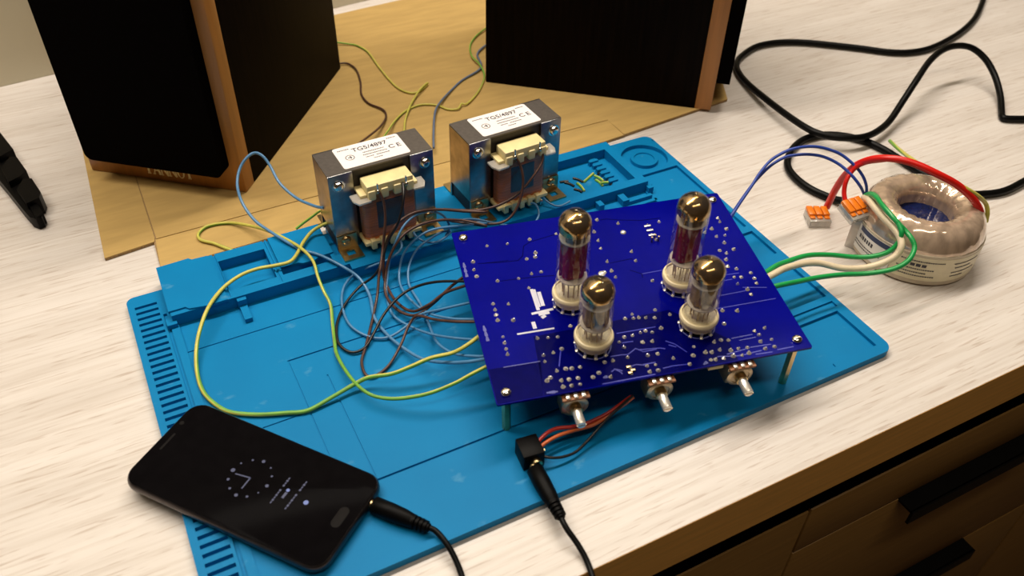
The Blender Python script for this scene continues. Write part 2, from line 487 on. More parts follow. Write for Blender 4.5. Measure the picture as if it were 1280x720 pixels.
cx, cy, n = 455, 283, 48
ring = []; sq = []
for i in range(n):
    t = 2 * PI * i / n; c_, s_ = math.cos(t), math.sin(t)
    q = min(24 / max(abs(c_), 1e-9), 23 / max(abs(s_), 1e-9))
    sq.append((cx + c_ * q, cy + s_ * q, 6)); ring.append((cx + c_ * 21.5, cy + s_ * 21.5, 6))
sheet.add(sq + ring, [(i, (i + 1) % n, n + (i + 1) % n, n + i) for i in range(n)])
sheet.lathe([(0, 4.3), (9.2, 4.3), (9.4, 5.4), (12.4, 5.4), (12.8, 2.4), (21.3, 2.4), (21.5, 6)], n, (cx, cy, 0))
sheet.build('mat_sheet', M['blue_mat'], mt, angle=20)

R = [(27, 430, 248, 304, 14), (160, 430, 241, 311, 14),
     (68, 70, 250, 304, 12.6), (70.5, 106, 257, 294, 5.2), (107, 108.6, 250, 304, 13), (110, 112, 262, 304, 12.6), (111, 150, 257.5, 265, 3.4), (153.0, 159.5, 262, 304, 4),
     (356, 422, 249.5, 300.5, 5.0), (405.5, 411.5, 250, 300.5, 8)]
for i in range(7): R.append((402.5, 411.5, 253 + 6.7 * i, 256.2 + 6.7 * i, 9.6))
stepped(R).build('tool_tray', M['blue_mat'], mt, angle=20)
for poly in ([(26, 252), (38, 252), (40, 249.2), (51, 247), (54, 246.6), (67, 247), (67, 301), (64, 303), (53, 303.5), (51, 306), (27, 305)],
             [(111.5, 265), (125, 264.6), (128, 262.6), (137, 262.2), (142, 265), (152.8, 265.4), (152.8, 304.6), (111.5, 304)]):
    MB().prism(poly, 13.2, 15.4).build('tray_lid', M['blue_mat'], mt)
for boxes in (((22.5, 29.5, 244, 252, 5.5, 9.5),), ((73.6, 79, 229, 249, 3.6, 7.4), (73, 79.6, 244.5, 248.4, 3.6, 12.6)),
              ((398, 404, 230, 241.2, 3.6, 9.5),), ((376, 381, 233, 241.2, 3.6, 9.5),), ((404, 428, 230, 233, 3.6, 7),),
              ((428, 433, 236, 241, 3.6, 10), (430, 435, 241, 245, 3.6, 9)), ((398, 428, 222, 225, 3.6, 7.4), (426, 428.6, 214, 225, 3.6, 7.4))):
    rb = MB()
    for q in boxes: rb.box(*q)
    rb.build('tool_rest_rib', M['blue_mat'], mt)

# ------------------------------------------------------------------ cardboard sheet
cb = thing('cardboard_sheet', 'brown creased cardboard sheet under both loudspeakers', 'cardboard')
MB().prism([(-7, 350.6), (31, 355), (30, 318), (440, 326.5), (596, 341), (640, 420), (610, 720), (330, 700), (0, 668), (-3, 515)], 0.2, 2.2).build('bottom_liner', M['card_edge'], cb)
MB().prism([(-7, 350.6), (31.6, 355), (32.6, 360), (33, 450), (34, 669), (0, 668), (-3, 515)], 2.2, 3).build('cardboard_panel', M['card'], cb)
MB().prism([(30, 318), (440, 326.5), (462, 328), (462.4, 357.6), (142, 358.4), (32.8, 357.2)], 2.2, 3).build('cardboard_panel', M['card'], cb)
MB().prism([(33.8, 358.2), (142, 359.4), (462.4, 358.6), (463, 329), (596, 341), (640, 420), (610, 720), (330, 700), (34.8, 669), (33.8, 450)], 2.2, 3).build('cardboard_panel', M['card'], cb)


# ------------------------------------------------------------------ loudspeakers
def stroke(mb, x0, z0, x1, z1, w, y=-0.35):
    d = Vector((x1 - x0, 0, z1 - z0)); L_ = d.length; d.normalize(); n = Vector((-d.z, 0, d.x)) * w / 2
    a = Vector((x0, y, z0)); b = Vector((x1, y, z1)); k = Vector((0, 0.5, 0))
    P = [a - n, b - n, b + n, a + n]; P += [p + k for p in P]
    mb.add(P, [(0, 1, 2, 3), (7, 6, 5, 4), (0, 4, 5, 1), (1, 5, 6, 2), (2, 6, 7, 3), (3, 7, 4, 0)])


def tannoy(mb, x0, z0, h, w):
    """serif capitals T A N N O Y drawn as raised strokes; w = advance"""
    x = x0; t = 1.9; s = 1.05
    def serif(cx, z, ww=3.0): stroke(mb, cx - ww / 2, z + s / 2, cx + ww / 2, z + s / 2, s)
    for ch in 'TANNOY':
        c = x + w / 2; l, r = x + 0.9, x + w - 0.9
        if ch == 'T':
            stroke(mb, c, z0, c, z0 + h, t); stroke(mb, l, z0 + h - s / 2, r, z0 + h - s / 2, s); serif(c, z0)
            stroke(mb, l, z0 + h, l, z0 + h - 2, s); stroke(mb, r, z0 + h, r, z0 + h - 2, s)
        elif ch == 'A':
            stroke(mb, l, z0, c, z0 + h, s); stroke(mb, c, z0 + h, r, z0, t); stroke(mb, c - 1.8, z0 + h * 0.36, c + 1.8, z0 + h * 0.36, s); serif(l, z0, 2.4); serif(r, z0, 2.8)
        elif ch == 'N':
            stroke(mb, l, z0, l, z0 + h, s); stroke(mb, l, z0 + h, r, z0, t); stroke(mb, r, z0, r, z0 + h, s); serif(l, z0, 2.4); serif(r, z0 + h - s, 2.4)
        elif ch == 'O':
            for k in range(16):
                a, b = 2 * PI * k / 16, 2 * PI * (k + 1) / 16
                stroke(mb, c + (w * .5 - 1) * math.cos(a), z0 + h / 2 + h / 2 * math.sin(a), c + (w * .5 - 1) * math.cos(b), z0 + h / 2 + h / 2 * math.sin(b), 1.3 if abs(math.cos((a + b) / 2)) > .6 else 0.8)
        elif ch == 'Y':
            stroke(mb, c, z0, c, z0 + h * .5, t); stroke(mb, c, z0 + h * .5, l, z0 + h, t); stroke(mb, c, z0 + h * .5, r, z0 + h, s); serif(c, z0)
        x += w


def loudspeaker(label, loc, rz):
    t = thing('loudspeaker', label, 'loudspeaker', loc, rz, 'pair of black loudspeakers')
    W, D, H = 147, 232, 300
    MB().box(0, W, 16, D, 0, H, bev=0.8).build('cabinet', M['ash_black'], t)
    bf = MB().box(0, W, 0, 16.2, 0, H, bev=1.0).build('baffle', M['cherry'], t)
    g = MB(); poly = rounded_poly(10.5, W - 10.5, 22.3, H - 12, 6.5)
    Tm = Matrix(((1, 0, 0, 0), (0, 0, 1, 0), (0, 1, 0, 0), (0, 0, 0, 1)))
    g.prism(poly, -14, 0.5, T=Tm); g.build('grille', M['cloth'], t)
    lt = MB(); tannoy(lt, 54, 6.0, 12, 7.6); lt.build('lettering', M['gold'], bf)
    return t


loudspeaker('black loudspeaker with wood-coloured baffle at the left, its front facing the viewer', (0.6, 481.8, 3), math.radians(-39.0))
loudspeaker('black loudspeaker turned away on the right, its black side facing the viewer', (565.8, 329.6, 3), math.radians(50.5))

# ------------------------------------------------------------------ black segmented strip at the left edge
st = thing('cable_chain', 'black stepped plastic strip on the bare worktop at the left edge', 'plastic strip', (-60, 500, 0))
OFF = Matrix.Translation(Vector((60, -500, 0)))
def wpoly(mb, pts, z0, z1): mb.prism([(x + 60, y - 500) for x, y, z in pts], z0, z1)
sp = MB(); wpoly(sp, [(-74.6,579.4,10),(-66.6,562.1,10),(-60.4,521.8,10),(-50.7,479.1,10),(-46.1,443.2,10),(-42.8,422,10),(-44.3,415.8,10),(-48.5,414.7,10),(-52.8,419.6,10),(-57.2,434.3,10),(-68.7,477.5,10),(-78.2,510.2,10)], 1, 11); sp.build('spine', M['black_plastic'], st)
for pts in ([(-72.4,581.2,16),(-64.2,556.3,16),(-56,522.5,16),(-61.4,519.4,16),(-68.9,513.6,16),(-77.2,543.4,16)],
            [(-59.7,510.5,16),(-54.2,507.8,16),(-48.5,482.1,16),(-53.2,476,16),(-63.3,469.8,16),(-67.5,495.3,16)],
            [(-51.9,470.2,16),(-45.5,467.7,16),(-40.6,443.4,16),(-42.5,435.7,16),(-52.5,431.2,16),(-58,455.9,16)]):
    s_ = MB(); wpoly(s_, pts, 1, 17); s_.build('link_block', M['black_plastic'], st)
s_ = MB(); wpoly(s_, [(-52.3,437.1,12),(-46.5,438.5,12),(-42.4,419.4,12),(-48,413.6,12)], 2, 13); s_.build('end_tongue', M['black_plastic'], st)


# ------------------------------------------------------------------ output transformers
def transformer(label, loc, rz):
    t = thing('output_transformer', label, 'transformer', loc, rz, 'pair of steel-framed output transformers')
    W, D, H = 84.1, 32.3, 68.9
    MB().box(1.2, W - 1.2, 1, D - 0.3, 0.5, H - 1.2).build('laminated_core', M['lam'], t)
    fr = MB()
    fr.box(0, W, 0.0, D, H - 1.2, H); fr.build('top_plate', M['galv_top'], t)
    for x0, x1 in ((0, 1.2), (W - 1.2, W)):
        MB().box(x0, x1, 0, D, 14, H - 1.2).build('side_plate', M['galv_side'], t)
    for x0, x1 in ((0, 19), (W - 19, W)):
        MB().box(x0, x1, -1.2, 0, 0, H, bev=0.4).build('front_flange', M['galv'], t)
        MB().box(x0, x1, D - 0.2, D + 1, 0, H).build('rear_flange', M['galv'], t)
    lb = MB().prism(rounded_poly(15.0, 68, 3.0, D - 0.2, 2.0, 3), H - 0.1, H + 0.25).build('label', M['paper'], t)
    pr = MB(); F_ = lambda x, y: Matrix.Translation(Vector((x, y, H + 0.28)))
    text_mb(pr, 'TG5/4897', 6.8, F_(42.5, 24.2), align='CENTER')
    text_mb(pr, 'C', 7.0, F_(57.6, 16.6)); text_mb(pr, 'E', 7.0, F_(63.4, 16.6))
    pr.build('label_print', M['ink'], lb)
    fine = MB()
    for (x0, x1, y) in ((18, 27, 27.6), (58, 65, 28.4), (35, 52, 18.2), (34, 53, 14.8), (35, 41, 11.4), (43.5, 53, 11.4), (40, 47, 8.0)):
        x = x0                                                       # rows of unreadably small print
        while x < x1:
            w = 0.5 + (x * 7.3) % 0.7; fine.box(x, x + w, y - 0.55, y + 0.55, H + 0.25, H + 0.33); x += w + 0.35
    fine.lathe([(3.0, 0.25), (3.6, 0.25), (3.6, 0.33), (3.0, 0.33)], 20, (24, 16, H)); fine.box(22.4, 25.6, 15.6, 16.5, H + 0.25, H + 0.33); fine.box(24.2, 25.0, 14.2, 18, H + 0.25, H + 0.33)
    fine.build('fine_print', M['ink'], lb)
    # coil, film and bobbin
    wd = MB(); wd.prism(rounded_poly(20.5, 63.6, -12.5, 1, 5), 10, 52); wd.build('coil_winding', M['copper'], t)
    fl = MB(); fl.prism(rounded_poly(19.7, 64.4, -13.6, 0.8, 5.6), 13.5, 49.5); fl.build('insulating_film', M['film'], t)
    wr = MB(); wr.prism(rounded_poly(28, 56, -13.0, 0.5, 5.2), 20, 44); wr.build('insulating_wrap', M['wrap'], t)
    bt = MB()
    bt.box(19, 65, -13.5, 0.5, 51.5, 54.0, bev=0.5); bt.box(24, 61, -15.5, -0.2, 53.0, 61.5, bev=1.0)
    for i in range(4):
        x = 24.2 + i * 10.2
        bt.box(x, x + 6.2, -17.2, -12.5, 49.5, 58.0, bev=1.2)
    bt.build('bobbin_top', M['cream'], t)
    for s, xa, xb in ((1, 13, 25.5), (-1, 71, 59.5)):
        wg = MB(); pl = [(xa, -13.5), (xa + s * 3, -19.5), (xb, -19.0), (xb, -6), (xa, -6)]
        if s < 0: pl = pl[::-1]
        wg.prism(pl, 50.2, 51.6); wg.build('bobbin_wing', M['frost'], t)
    bb = MB(); bb.box(18.5, 65.5, -15.5, 0.5, 7.5, 10.5, bev=0.5)
    for i in range(5):
        x = 23 + i * 7.6
        bb.box(x, x + 4.4, -17, -11.5, 4.0, 12, bev=0.8)
    bb.build('bobbin_bottom', M['cream'], t)
    for x, z0, z1 in ((32.0, 57, 63), (54.6, 57, 63), (34, 1.5, 6), (58, 1.5, 6)):
        pn = MB(); pn.cyl(0.75, z0, z1, 10, (x, -16.5, 0)); pn.lathe([(0, -1.6), (1.3, -0.9), (1.6, 0), (1.0, 1.2), (0, 1.6)], 10, (x, -17.2, z0 if z0 > 20 else z1))
        pn.build('terminal_pin', M['steel'], t)
    Ry = Matrix.Rotation(PI / 2, 4, 'X')
    for x in (7.2, W - 7.2):
        for z in (59.5, 9.5):
            b = MB(); Tm = Matrix.Translation(Vector((x, -1.2, z))) @ Ry
            b.lathe([(0, 0), (5.0, 0), (5.0, 0.7), (3.9, 0.7), (3.8, 2.0), (2.8, 3.2), (1.3, 3.6), (0, 3.2)], 18, T=Tm)
            b.build('bolt', M['steel'] if z > 30 else M['brass'], t)
    for x in (0.2, W - 16.2):
        for sy, y0 in ((-1, -1.2), (1, D + 1)):
            ft = MB()
            ft.box(x, x + 16, min(y0, y0 + sy * 1.3), max(y0, y0 + sy * 1.3), 0, 14.0)
            ya, yb = y0 + sy * 0.2, y0 + sy * 15.5
            ya, yb = min(ya, yb), max(ya, yb)
            ft.box(x, x + 4.8, ya, yb, 0, 1.3); ft.box(x + 11.2, x + 16, ya, yb, 0, 1.3)
            ft.box(x + 4.8, x + 11.2, ya, ya + 5.2, 0, 1.3); ft.box(x + 4.8, x + 11.2, yb - 4.6, yb, 0, 1.3)
            ft.build('mounting_foot', M['brass'], t)
    return t


tr1 = transformer('output transformer with white top label standing nearer the left loudspeaker', (156.9, 267.1, 14.1), 0.025)
tr2 = copy_tree(tr1)
tr2.location = Vector((268.8, 263.2, 14.1)) * S; tr2.rotation_euler = (0, 0, 0.054)
tr2['label'] = 'output transformer with white top label standing behind the blue circuit board'

# ------------------------------------------------------------------ amplifier board
BO = Vector((197.738, 57.687, 41.15)); BX = Vector((0.9676, -0.2497, 0.0367)); BY = Vector((0.2477, 0.9674, 0.0520)); BN = Vector((-0.0485, -0.0412, 0.9980))
board = thing('amplifier_board', 'blue amplifier circuit board on metal standoffs over the mat', 'circuit board', BO)
brot = Matrix((BX, BY, BN)).transposed().to_4x4()
board.rotation_euler = brot.to_euler()
def bw(x, y, z=0): return tuple(BO + BX * x + BY * y + BN * z)       # board coordinates to the scene

MB().prism(rounded_poly(-7.5, 201, -8, 153.5, 1.2, 2), -1.6, 0).build('board', M['pcb'], board)
for x, y, zf in ((0, 0, 36.2), (193.6, 0, 43.0), (193.6, 145.5, 49.8), (0, 145.5, 43.5)):
    so = MB(); so.cyl(2.9, -zf, -1.6, 6, (x, y, 0)); so.build('standoff', M['brass'], board, angle=25)
    sc = MB(); sc.lathe([(0, 0), (3.5, 0), (3.5, 1.0), (2.9, 2.0), (1.6, 2.7), (0, 2.8)], 18, (x, y, 0)); o = sc.build('screw', M['steel'], board)
    MB().box(x - 2.0, x + 2.0, y - 0.35, y + 0.35, 2.55, 2.95).build('screw_slot', M['dark_metal'], o)

J = []
J += [(15.3,133.7),(30.2,132.5),(47.1,133.7),(67.4,135.1),(2.3,119.5),(1.4,111.3),(2,104.5),(40.2,113.9),(47.8,118.6),(46.8,114.5),(15.3,96.8),(30,95.8),(40,98.2),(47,98.7),(7.7,75.9),(7.9,70.1),(7.6,65.5),(7.6,60.4),(17.8,73.2),(17.8,58.1),(8,45.2),(7.9,39.9),(7.7,34.7),(29.6,39),(36.5,38.1),(42.8,37.2),(35,85.2),(53.5,44.7)]
J += [(7.6,29.8),(42.7,26.7),(36.6,24.7),(29.9,24),(29.5,18.8),(35,9.6),(40.9,10.2),(44.8,9.6),(50.1,9.5),(27,3.5),(29.6,5.4),(35.7,1.6),(40.8,1.4),(46.3,1.2),(35.5,-3.4),(40.9,-3.7),(46.3,-3.8),(55.9,-0.2),(60.3,2.3),(66.5,9.8),(71.9,9.8),(85.2,27.3),(90.8,27.4),(96.6,28.6),(100.3,29.4),(104.2,27.2),(80.6,23.9),(82.2,18.9),(95.4,20.5),(101.6,19.6),(81.9,10.5),(94.9,9.1),(80.8,1.8),(80,-2.5),(91.7,0.8),(91.8,-4),(66.5,-2.6)]
J += [(101.5,19.5),(100.3,29.2),(111.2,29.5),(153.1,23.8),(126.3,9.4),(123.3,2.6),(101.6,9),(110,3.1),(97.3,0.6),(97.3,-4.2),(118.5,-3.8),(131.8,3.1),(135.8,2.4),(141.6,3.1),(148.3,1.3),(153.7,1.4),(159.7,1),(132.9,-3.4),(135.9,-3.9),(141.3,-4.1),(148.1,-3.6),(153.7,-4.4),(158.8,-3.6),(140.5,10.1),(145.6,10.8),(150.2,9.7),(170,13.2),(177.6,14.2),(170.1,3.8),(170.6,-2.5),(177.2,-2.2),(177.9,4),(171.7,9.6)]
J += [(189.8,124.8),(189.8,120.4),(180.9,114.5),(174.3,111.7),(191.6,112),(181.2,105.8),(187.7,105.6),(184.1,98.2),(177.8,91.2),(181.3,87.4),(188,90),(178.5,81.4),(176.7,74.4),(181.9,70.8),(177.1,63.3),(181.9,62.2),(190.2,64.8),(190.2,59.1),(189.7,54.3),(181.2,50),(181.6,45.1),(166.2,32.7),(156.6,35.3),(176.7,56.6)]
J += [(101.3,143.4),(115.4,135.9),(115.6,125.8),(95.3,120.8),(94.8,112.5),(95.3,130.9),(145.7,130.8),(115.3,104.1),(115.3,94.5),(95.2,98.1),(136,128.4),(136.1,123.3),(135.6,118.2),(136.9,112.3),(67.3,134.7)]
J += [(90.3,88.3),(95.5,88.4),(96.4,81.8),(120.3,72.7),(115.1,104.2),(115.2,93.2),(94.9,97.9)]
J += [(96.5,45.6),(90.7,42.9),(96.2,41.9),(99.8,41.5),(104.3,40.4),(110.2,39.3),(112.8,46),(96.4,28.8),(100.2,29.1),(104.4,27.2),(111.2,29),(85.1,27.2),(90.9,27.3),(95.2,20.4),(121,39.7),(126.1,9.6)]
big = set()
seen = []
small = MB(); jm = {}
rnd = random.Random(4)
proto = None
for i, (x, y) in enumerate(J):
    if any((x - a) ** 2 + (y - b) ** 2 < 2.2 for a, b in seen) or not (-6 < x < 200 and -7 < y < 152): continue
    if any((x - a) ** 2 + (y - b) ** 2 < 14.5 ** 2 for a, b in ((59.2, 65.5), (63.1, 25.0), (136.8, 64.2), (135.0, 26.4))): continue
    seen.append((x, y))
    if proto is None:
        pb = MB(); pb.lathe([(0, 0), (1.35, 0.0), (1.2, 0.35), (0.8, 0.9), (0.5, 1.6), (0.25, 1.9), (0, 1.9)], 10)
        proto = pb.build('solder_joint', M['solder'], board); o = proto
    else:
        o = proto.copy(); scene.collection.objects.link(o)
    k = rnd.uniform(0.85, 1.30)
    o.location = Vector((x, y, 0.02)) * S; o.scale = (k, k, rnd.uniform(0.7, 1.2)); o.rotation_euler = (rnd.uniform(-.25, .25), rnd.uniform(-.25, .25), 0)
# two larger solder pads near the middle and the brass header pins
for (x, y), r in zip([(88.1,87.4),(116.1,125.6)], (2.6, 2.2)):
    MB().lathe([(0, 0), (r, 0), (r * .95, .5), (r * .5, 1.2), (0, 1.4)], 14, (x, y, 0)).build('solder_pad', M['solder'], board)
for q in [(135.7,128.1),(135.9,123.1),(135.7,117.8)]:
    MB().box(q[0] - 2.6, q[0] + 2.6, q[1] - 0.9, q[1] + 0.9, 0, 1.0, bev=0.3).build('solder_pad', M['solder'], board)
for q in [(133.1,111.3),(136.3,113.4),(138.1,111.1)]:
    MB().cyl(0.7, 0, 4.5, 8, (q[0], q[1], 0)).build('header_pin', M['brass'], board)
for q in [(79.8,2.3),(79.5,-2.4),(81.8,-0.7)]:
    MB().box(q[0] - 1.6, q[0] + 1.6, q[1] - 1.0, q[1] + 1.0, 0, 1.3, bev=0.3).build('header_pin', M['brass'], board)

# conductors showing through the solder mask, and white print
tc = MB(); td = MB()
def strip(mb, pts, w, z=0.10):
    for (xa, ya), (xb, yb) in zip(pts, pts[1:]):
        d = Vector((xb - xa, yb - ya)); 
        if d.length < 1e-3: continue
        d.normalize(); n = Vector((-d.y, d.x)) * w / 2; e = d * w * 0.3
        mb.prism([(xa - n.x - e.x, ya - n.y - e.y), (xb - n.x + e.x, yb - n.y + e.y), (xb + n.x + e.x, yb + n.y + e.y), (xa + n.x - e.x, ya + n.y - e.y)], 0, z)
for pts in ([(5.4,117.1),(20.9,114.7),(33.9,113.9),(38,117.6),(41.2,127.7),(46.5,131),(66.6,134.8)], [(17.2,96.3),(28.3,95.8),(44.5,94.7),(55,93.2)],
            [(9.6,116.5),(26.9,115.5)],
            [(71.6,13.6),(79.3,13.4),(82.6,12.6),(89.3,16.5),(93.4,12.8),(101.8,12.8)], [(81.5,31.6),(107.8,31.5)], [(82.4,23),(89.5,22.7)],
            [(60.1,-6.6),(94.4,-6.5)], [(70.7,3.3),(73.8,0.1),(74.5,-1.5)], [(79.9,2.7),(85.6,3.6),(91.9,1.4)], [(90,2.6),(97.7,2.7)],
            [(42.3,27.3),(37.4,13.2)], [(68.5,1.6),(71.3,3.2),(75.2,0.8)],
            [(91.7,14.9),(104.9,13.3),(107.6,12)], [(110.4,18.2),(115.3,14.3),(120.3,6.4)], [(111.2,14.5),(115,12)], [(101.1,-3.1),(107.5,-2.6),(117.7,-3.4)],
            [(138.3,-1.8),(153.2,-4.3),(167.6,-3.1)], [(153.1,10.7),(167.4,11)], [(157.4,8),(168.4,8.3)], [(161.8,0.9),(175.7,0.4)], [(178.1,-4.9),(189,-4.7)], [(162.8,-5.4),(173.8,-5.9)], [(144.9,-1.3),(160.6,0.5)],
            [(165.4,67.1),(181.9,66.7)], [(164.1,61.8),(174.9,62)], [(158,48.8),(181,49.4)], [(151.9,37.8),(196.2,37.9)], [(179.1,52.7),(194.8,49.1)],
            [(103.5,142.9),(108.2,143),(118.1,139.5),(132.5,135.7),(148,134.9)], [(96.8,96.5),(113,97.5),(113.9,96.3)], [(108.6,86.3),(115.4,81.1),(114.8,77.6)], [(115.4,81.1),(130,81.4)]):
    pl = pts; strip(td if pl[0][1] > 84 else tc, pl, 0.8, 0.06)
o = tc.build('trace_relief', M['trace'], board); o['kind'] = 'stuff'
o = td.build('trace_relief', M['pour'], board); o['kind'] = 'stuff'
po = MB()
po.prism([(-6.9, -7.4), (22, -7.4), (27, 20.0), (-6.9, 20.6)], 0, 0.05); po.prism([(22.4, -7.4), (150, -7.4), (150, 12), (122, 44), (27.4, 41)], 0, 0.05)
po.build('mask_area', M['pour'], board)['kind'] = 'stuff'
sk = MB()
for pts, w in (([(17.9,45.5),(42.2,45.2)],1.3), ([(30.2,53),(30.2,48.4)],2.6),
                   ([(36.4,83),(36.3,64.1)],2.3), ([(38.1,82.6),(37.9,66.5)],1.6), ([(40.6,79.2),(40.4,67.3)],2.6), ([(31.6,61.1),(45.7,62.2)],1.9), ([(36.2,59.4),(42.3,59.7)],2.4), ([(37.4,56.4),(39.1,57.3)],2.4)):
    strip(sk, pts, w, 0.14)
sk.build('silkscreen_mark', M['silk'], board)
sd = MB()
for pts, w in (([(3,20.2),(26.5,19.8)],0.6),):
    strip(sd, pts, w, 0.13)
for seg in ([(-4.5,120),(-4.7,105.5)], [(-2.5,57.6),(-2.3,44)], [(24.5,-5.6),(31.7,-6.1)], [(62.1,-2),(64.5,-1.6)], [(127.2,-5.8),(129.8,-4.5)]):
    (xa, ya), (xb, yb) = seg; L_ = math.hypot(xb - xa, yb - ya); n = max(3, int(L_ / 1.5))
    for i in range(n):                                               # small unreadable lettering along the board edge
        f0, f1 = (i + 0.1) / n, (i + 0.62) / n
        strip(sd, [(xa + (xb - xa) * f0, ya + (yb - ya) * f0), (xa + (xb - xa) * f1, ya + (yb - ya) * f1)], 1.1 + 0.5 * ((i * 37) % 3), 0.13)
sd.build('silkscreen_text', M['silkdim'], board)

# potentiometers under the front edge
for x, y in ((42.2, -4.0), (98.2, -9.0), (152.6, -9.4)):
    pm = MB(); Ty = Matrix.Translation(Vector((x, -9.0, -14.0))) @ Matrix.Rotation(PI / 2, 4, 'X')
    pm.box(x - 8.4, x + 8.4, -8.0, 4, -22.5, -5.2, bev=1.6)
    pm.lathe([(0, -1.6), (8.8, -1.6), (8.8, 0.8), (7.6, 1.4), (6.2, 1.5), (6.0, 0.9), (0, 0.9)], 24, T=Ty)
    o = pm.build('potentiometer', M['dark_metal'], board)
    sh = MB(); sh.cyl(3.9, 0.9, 5.0, 16, T=Ty); sh.build('threaded_bush', M['brass'], o)
    sh = MB(); sh.lathe([(0, 5), (3.1, 5), (3.1, 14.9), (2.6, 15.5), (0, 15.5)], 16, T=Ty); sh.build('shaft', M['solder'], o)
    MB().box(x - 3.0, x + 3.0, -24.7, -19.0, -14.4, -13.6).build('shaft_slot', M['dark_metal'], o)
    MB().box(x - 8.8, x + 8.8, -11.5, 1.5, -5.2, -3.8).build('terminal_plate', M['phenolic'], o)
    for k in (-5, 0, 5):
        MB().box(x + k - 1.2, x + k + 1.3, -11.0, -5.5, -4.0, -2.4, bev=0.3).build('terminal_lug', M['solder'], o)
q = [(135.3,-10.3)][0]
MB().box(q[0] - 5, q[0] + 5, -7.5, 2, -5.0, -1.8).build('film_capacitor', M['cream'], board)

# valve sockets
VS = (('A', 59.2, 65.5), ('B', 136.8, 64.2), ('C', 63.1, 25.0), ('D', 135.0, 26.4))
for nm, x, y in VS:
    sk_ = MB(); sk_.lathe([(0, 3.4), (10.9, 3.4), (11.5, 4.0), (11.6, 7.6), (12.6, 8.2), (12.9, 9.4), (12.9, 10.8), (12.2, 12.0), (11.5, 12.2), (11.3, 10.6), (0, 10.6)], 32, (x, y, 0))
    o = sk_.build('valve_socket', M['ceramic'], board)
    for k in range(9):
        a = 2 * PI * (k + 0.3) / 10
        c = MB(); Tm = Matrix.Translation(Vector((x, y, 0))) @ Matrix.Rotation(a, 4, 'Z')
        c.box(10.3, 11.6, -0.9, 0.9, 0, 5.2, bev=0.2, T=Tm); c.box(10.6, 12.6, -1.1, 1.1, 0, 0.8, bev=0.2, T=Tm)
        c.build('socket_pin', M['solder'], o)
    rg = MB(); rg.lathe([(11.2, 0), (12.0, 0), (12.0, 0.25), (11.2, 0.25)], 32, (x, y, 0)); rg.build('outline_ring', M['silkdim'], o)
    MB().cyl(9.6, 1.2, 3.4, 24, (x, y, 0)).build('socket_gap_shade', M['black_plastic'], o)  # black disc paints the dark of the gap below the raised socket


def valve(label, x, y, tall):
    t = thing('vacuum_tube', label, 'vacuum tube', bw(x, y, 10.7), 0, 'vacuum tubes on the blue board')
    t.rotation_euler = brot.to_euler()
    H = 71.5 if tall else 51.0
    R_ = 10.9
    g = MB(); g.lathe([(0, 0.2), (R_ - 1.4, 0.2), (R_ - .3, 1.2), (R_, 3), (R_, H - 12), (R_ - .35, H - 9.2), (R_ - 1.4, H - 6.6), (R_ - 3.4, H - 4.4), (R_ - 6, H - 3.2), (2.2, H - 2.6), (1.5, H - 1.4), (0.9, H - 0.3), (0, H)], 32)
    g.build('glass_envelope', M['glass'], t)
    gt = MB(); z0 = H - (15.5 if tall else 13.5)
    r2 = R_ - 0.45
    gt.lathe([(r2, z0), (r2, H - 12), (r2 - .35, H - 9.3), (r2 - 1.4, H - 6.9), (r2 - 3.4, H - 4.8), (r2 - 6, H - 3.7), (1.9, H - 3.2), (0, H - 2.4)], 32)
    gt.build('getter_flash', M['getter'], t)
    if tall:
        an = MB(); an.prism(rounded_poly(-7.4, 7.4, -5.6, 5.6, 4.2, 5), 17, 47); an.box(-9.0, -7.2, -0.5, 0.5, 17, 47); an.box(7.2, 9.0, -0.5, 0.5, 17, 47)
        an.build('anode', M['anode_red'], t)
        zs = (15, 49)
        up = MB(); up.box(-4.5, 4.5, -0.4, 0.4, 49.5, 56); up.lathe([(2.6, 55.6), (3.8, 55.6), (3.8, 56.6), (2.6, 56.6)], 16); up.build('getter_holder', M['dark_metal'], t)
        cf = MB(); cf.box(-7, -6, 3.5, 4.5, 49, 57); cf.box(6, 7, 3.5, 4.5, 49, 57); cf.box(-7, -6, -4.5, -3.5, 49, 57); cf.box(6, 7, -4.5, -3.5, 49, 57); cf.build('support_rods', M['anode_grey'], t)
    else:
        for s in (-1, 1):
            an = MB(); an.prism([(px + s * 4.3, py) for px, py in rounded_poly(-3.5, 3.5, -5.2, 5.2, 2.4, 4)], 14, 29); an.box(s * 4.3 - .4, s * 4.3 + .4, -7.4, 7.4, 14, 29)
            an.build('anode', M['anode_grey'], t)
        zs = (12, 31)
        up = MB(); up.box(-0.6, 0.6, -0.4, 0.4, 31, 36); up.lathe([(2.6, 35.4), (3.8, 35.4), (3.8, 36.4), (2.6, 36.4)], 16); up.build('getter_holder', M['dark_metal'], t)
    for z in zs:
        m_ = MB(); m_.lathe([(0, z), (9.9, z), (9.9, z + 0.7), (0, z + 0.7)], 20); m_.build('mica_spacer', M['mica'], t)
    for k in range(9):
        a = 2 * PI * (k + 0.5) / 10
        wv = MB(); wv.tube([(5.9 * math.cos(a), 5.9 * math.sin(a), -1.5), (5.9 * math.cos(a), 5.9 * math.sin(a), 5), (6.6 * math.cos(a), 6.6 * math.sin(a), zs[0])], 0.5, 6, sub=2)
        wv.build('pin', M['dark_metal'], t)
    return t


valve('tall glass tube with dark red anode, the left one of the two tall tubes', 59.2, 65.5, True)
valve('tall glass tube with dark red anode, the right one of the two tall tubes', 136.8, 64.2, True)
valve('short glass tube with grey anode standing in front of the left tall tube', 63.1, 25.0, False)
valve('short glass tube with grey anode standing in front of the right tall tube', 135.0, 26.4, False)

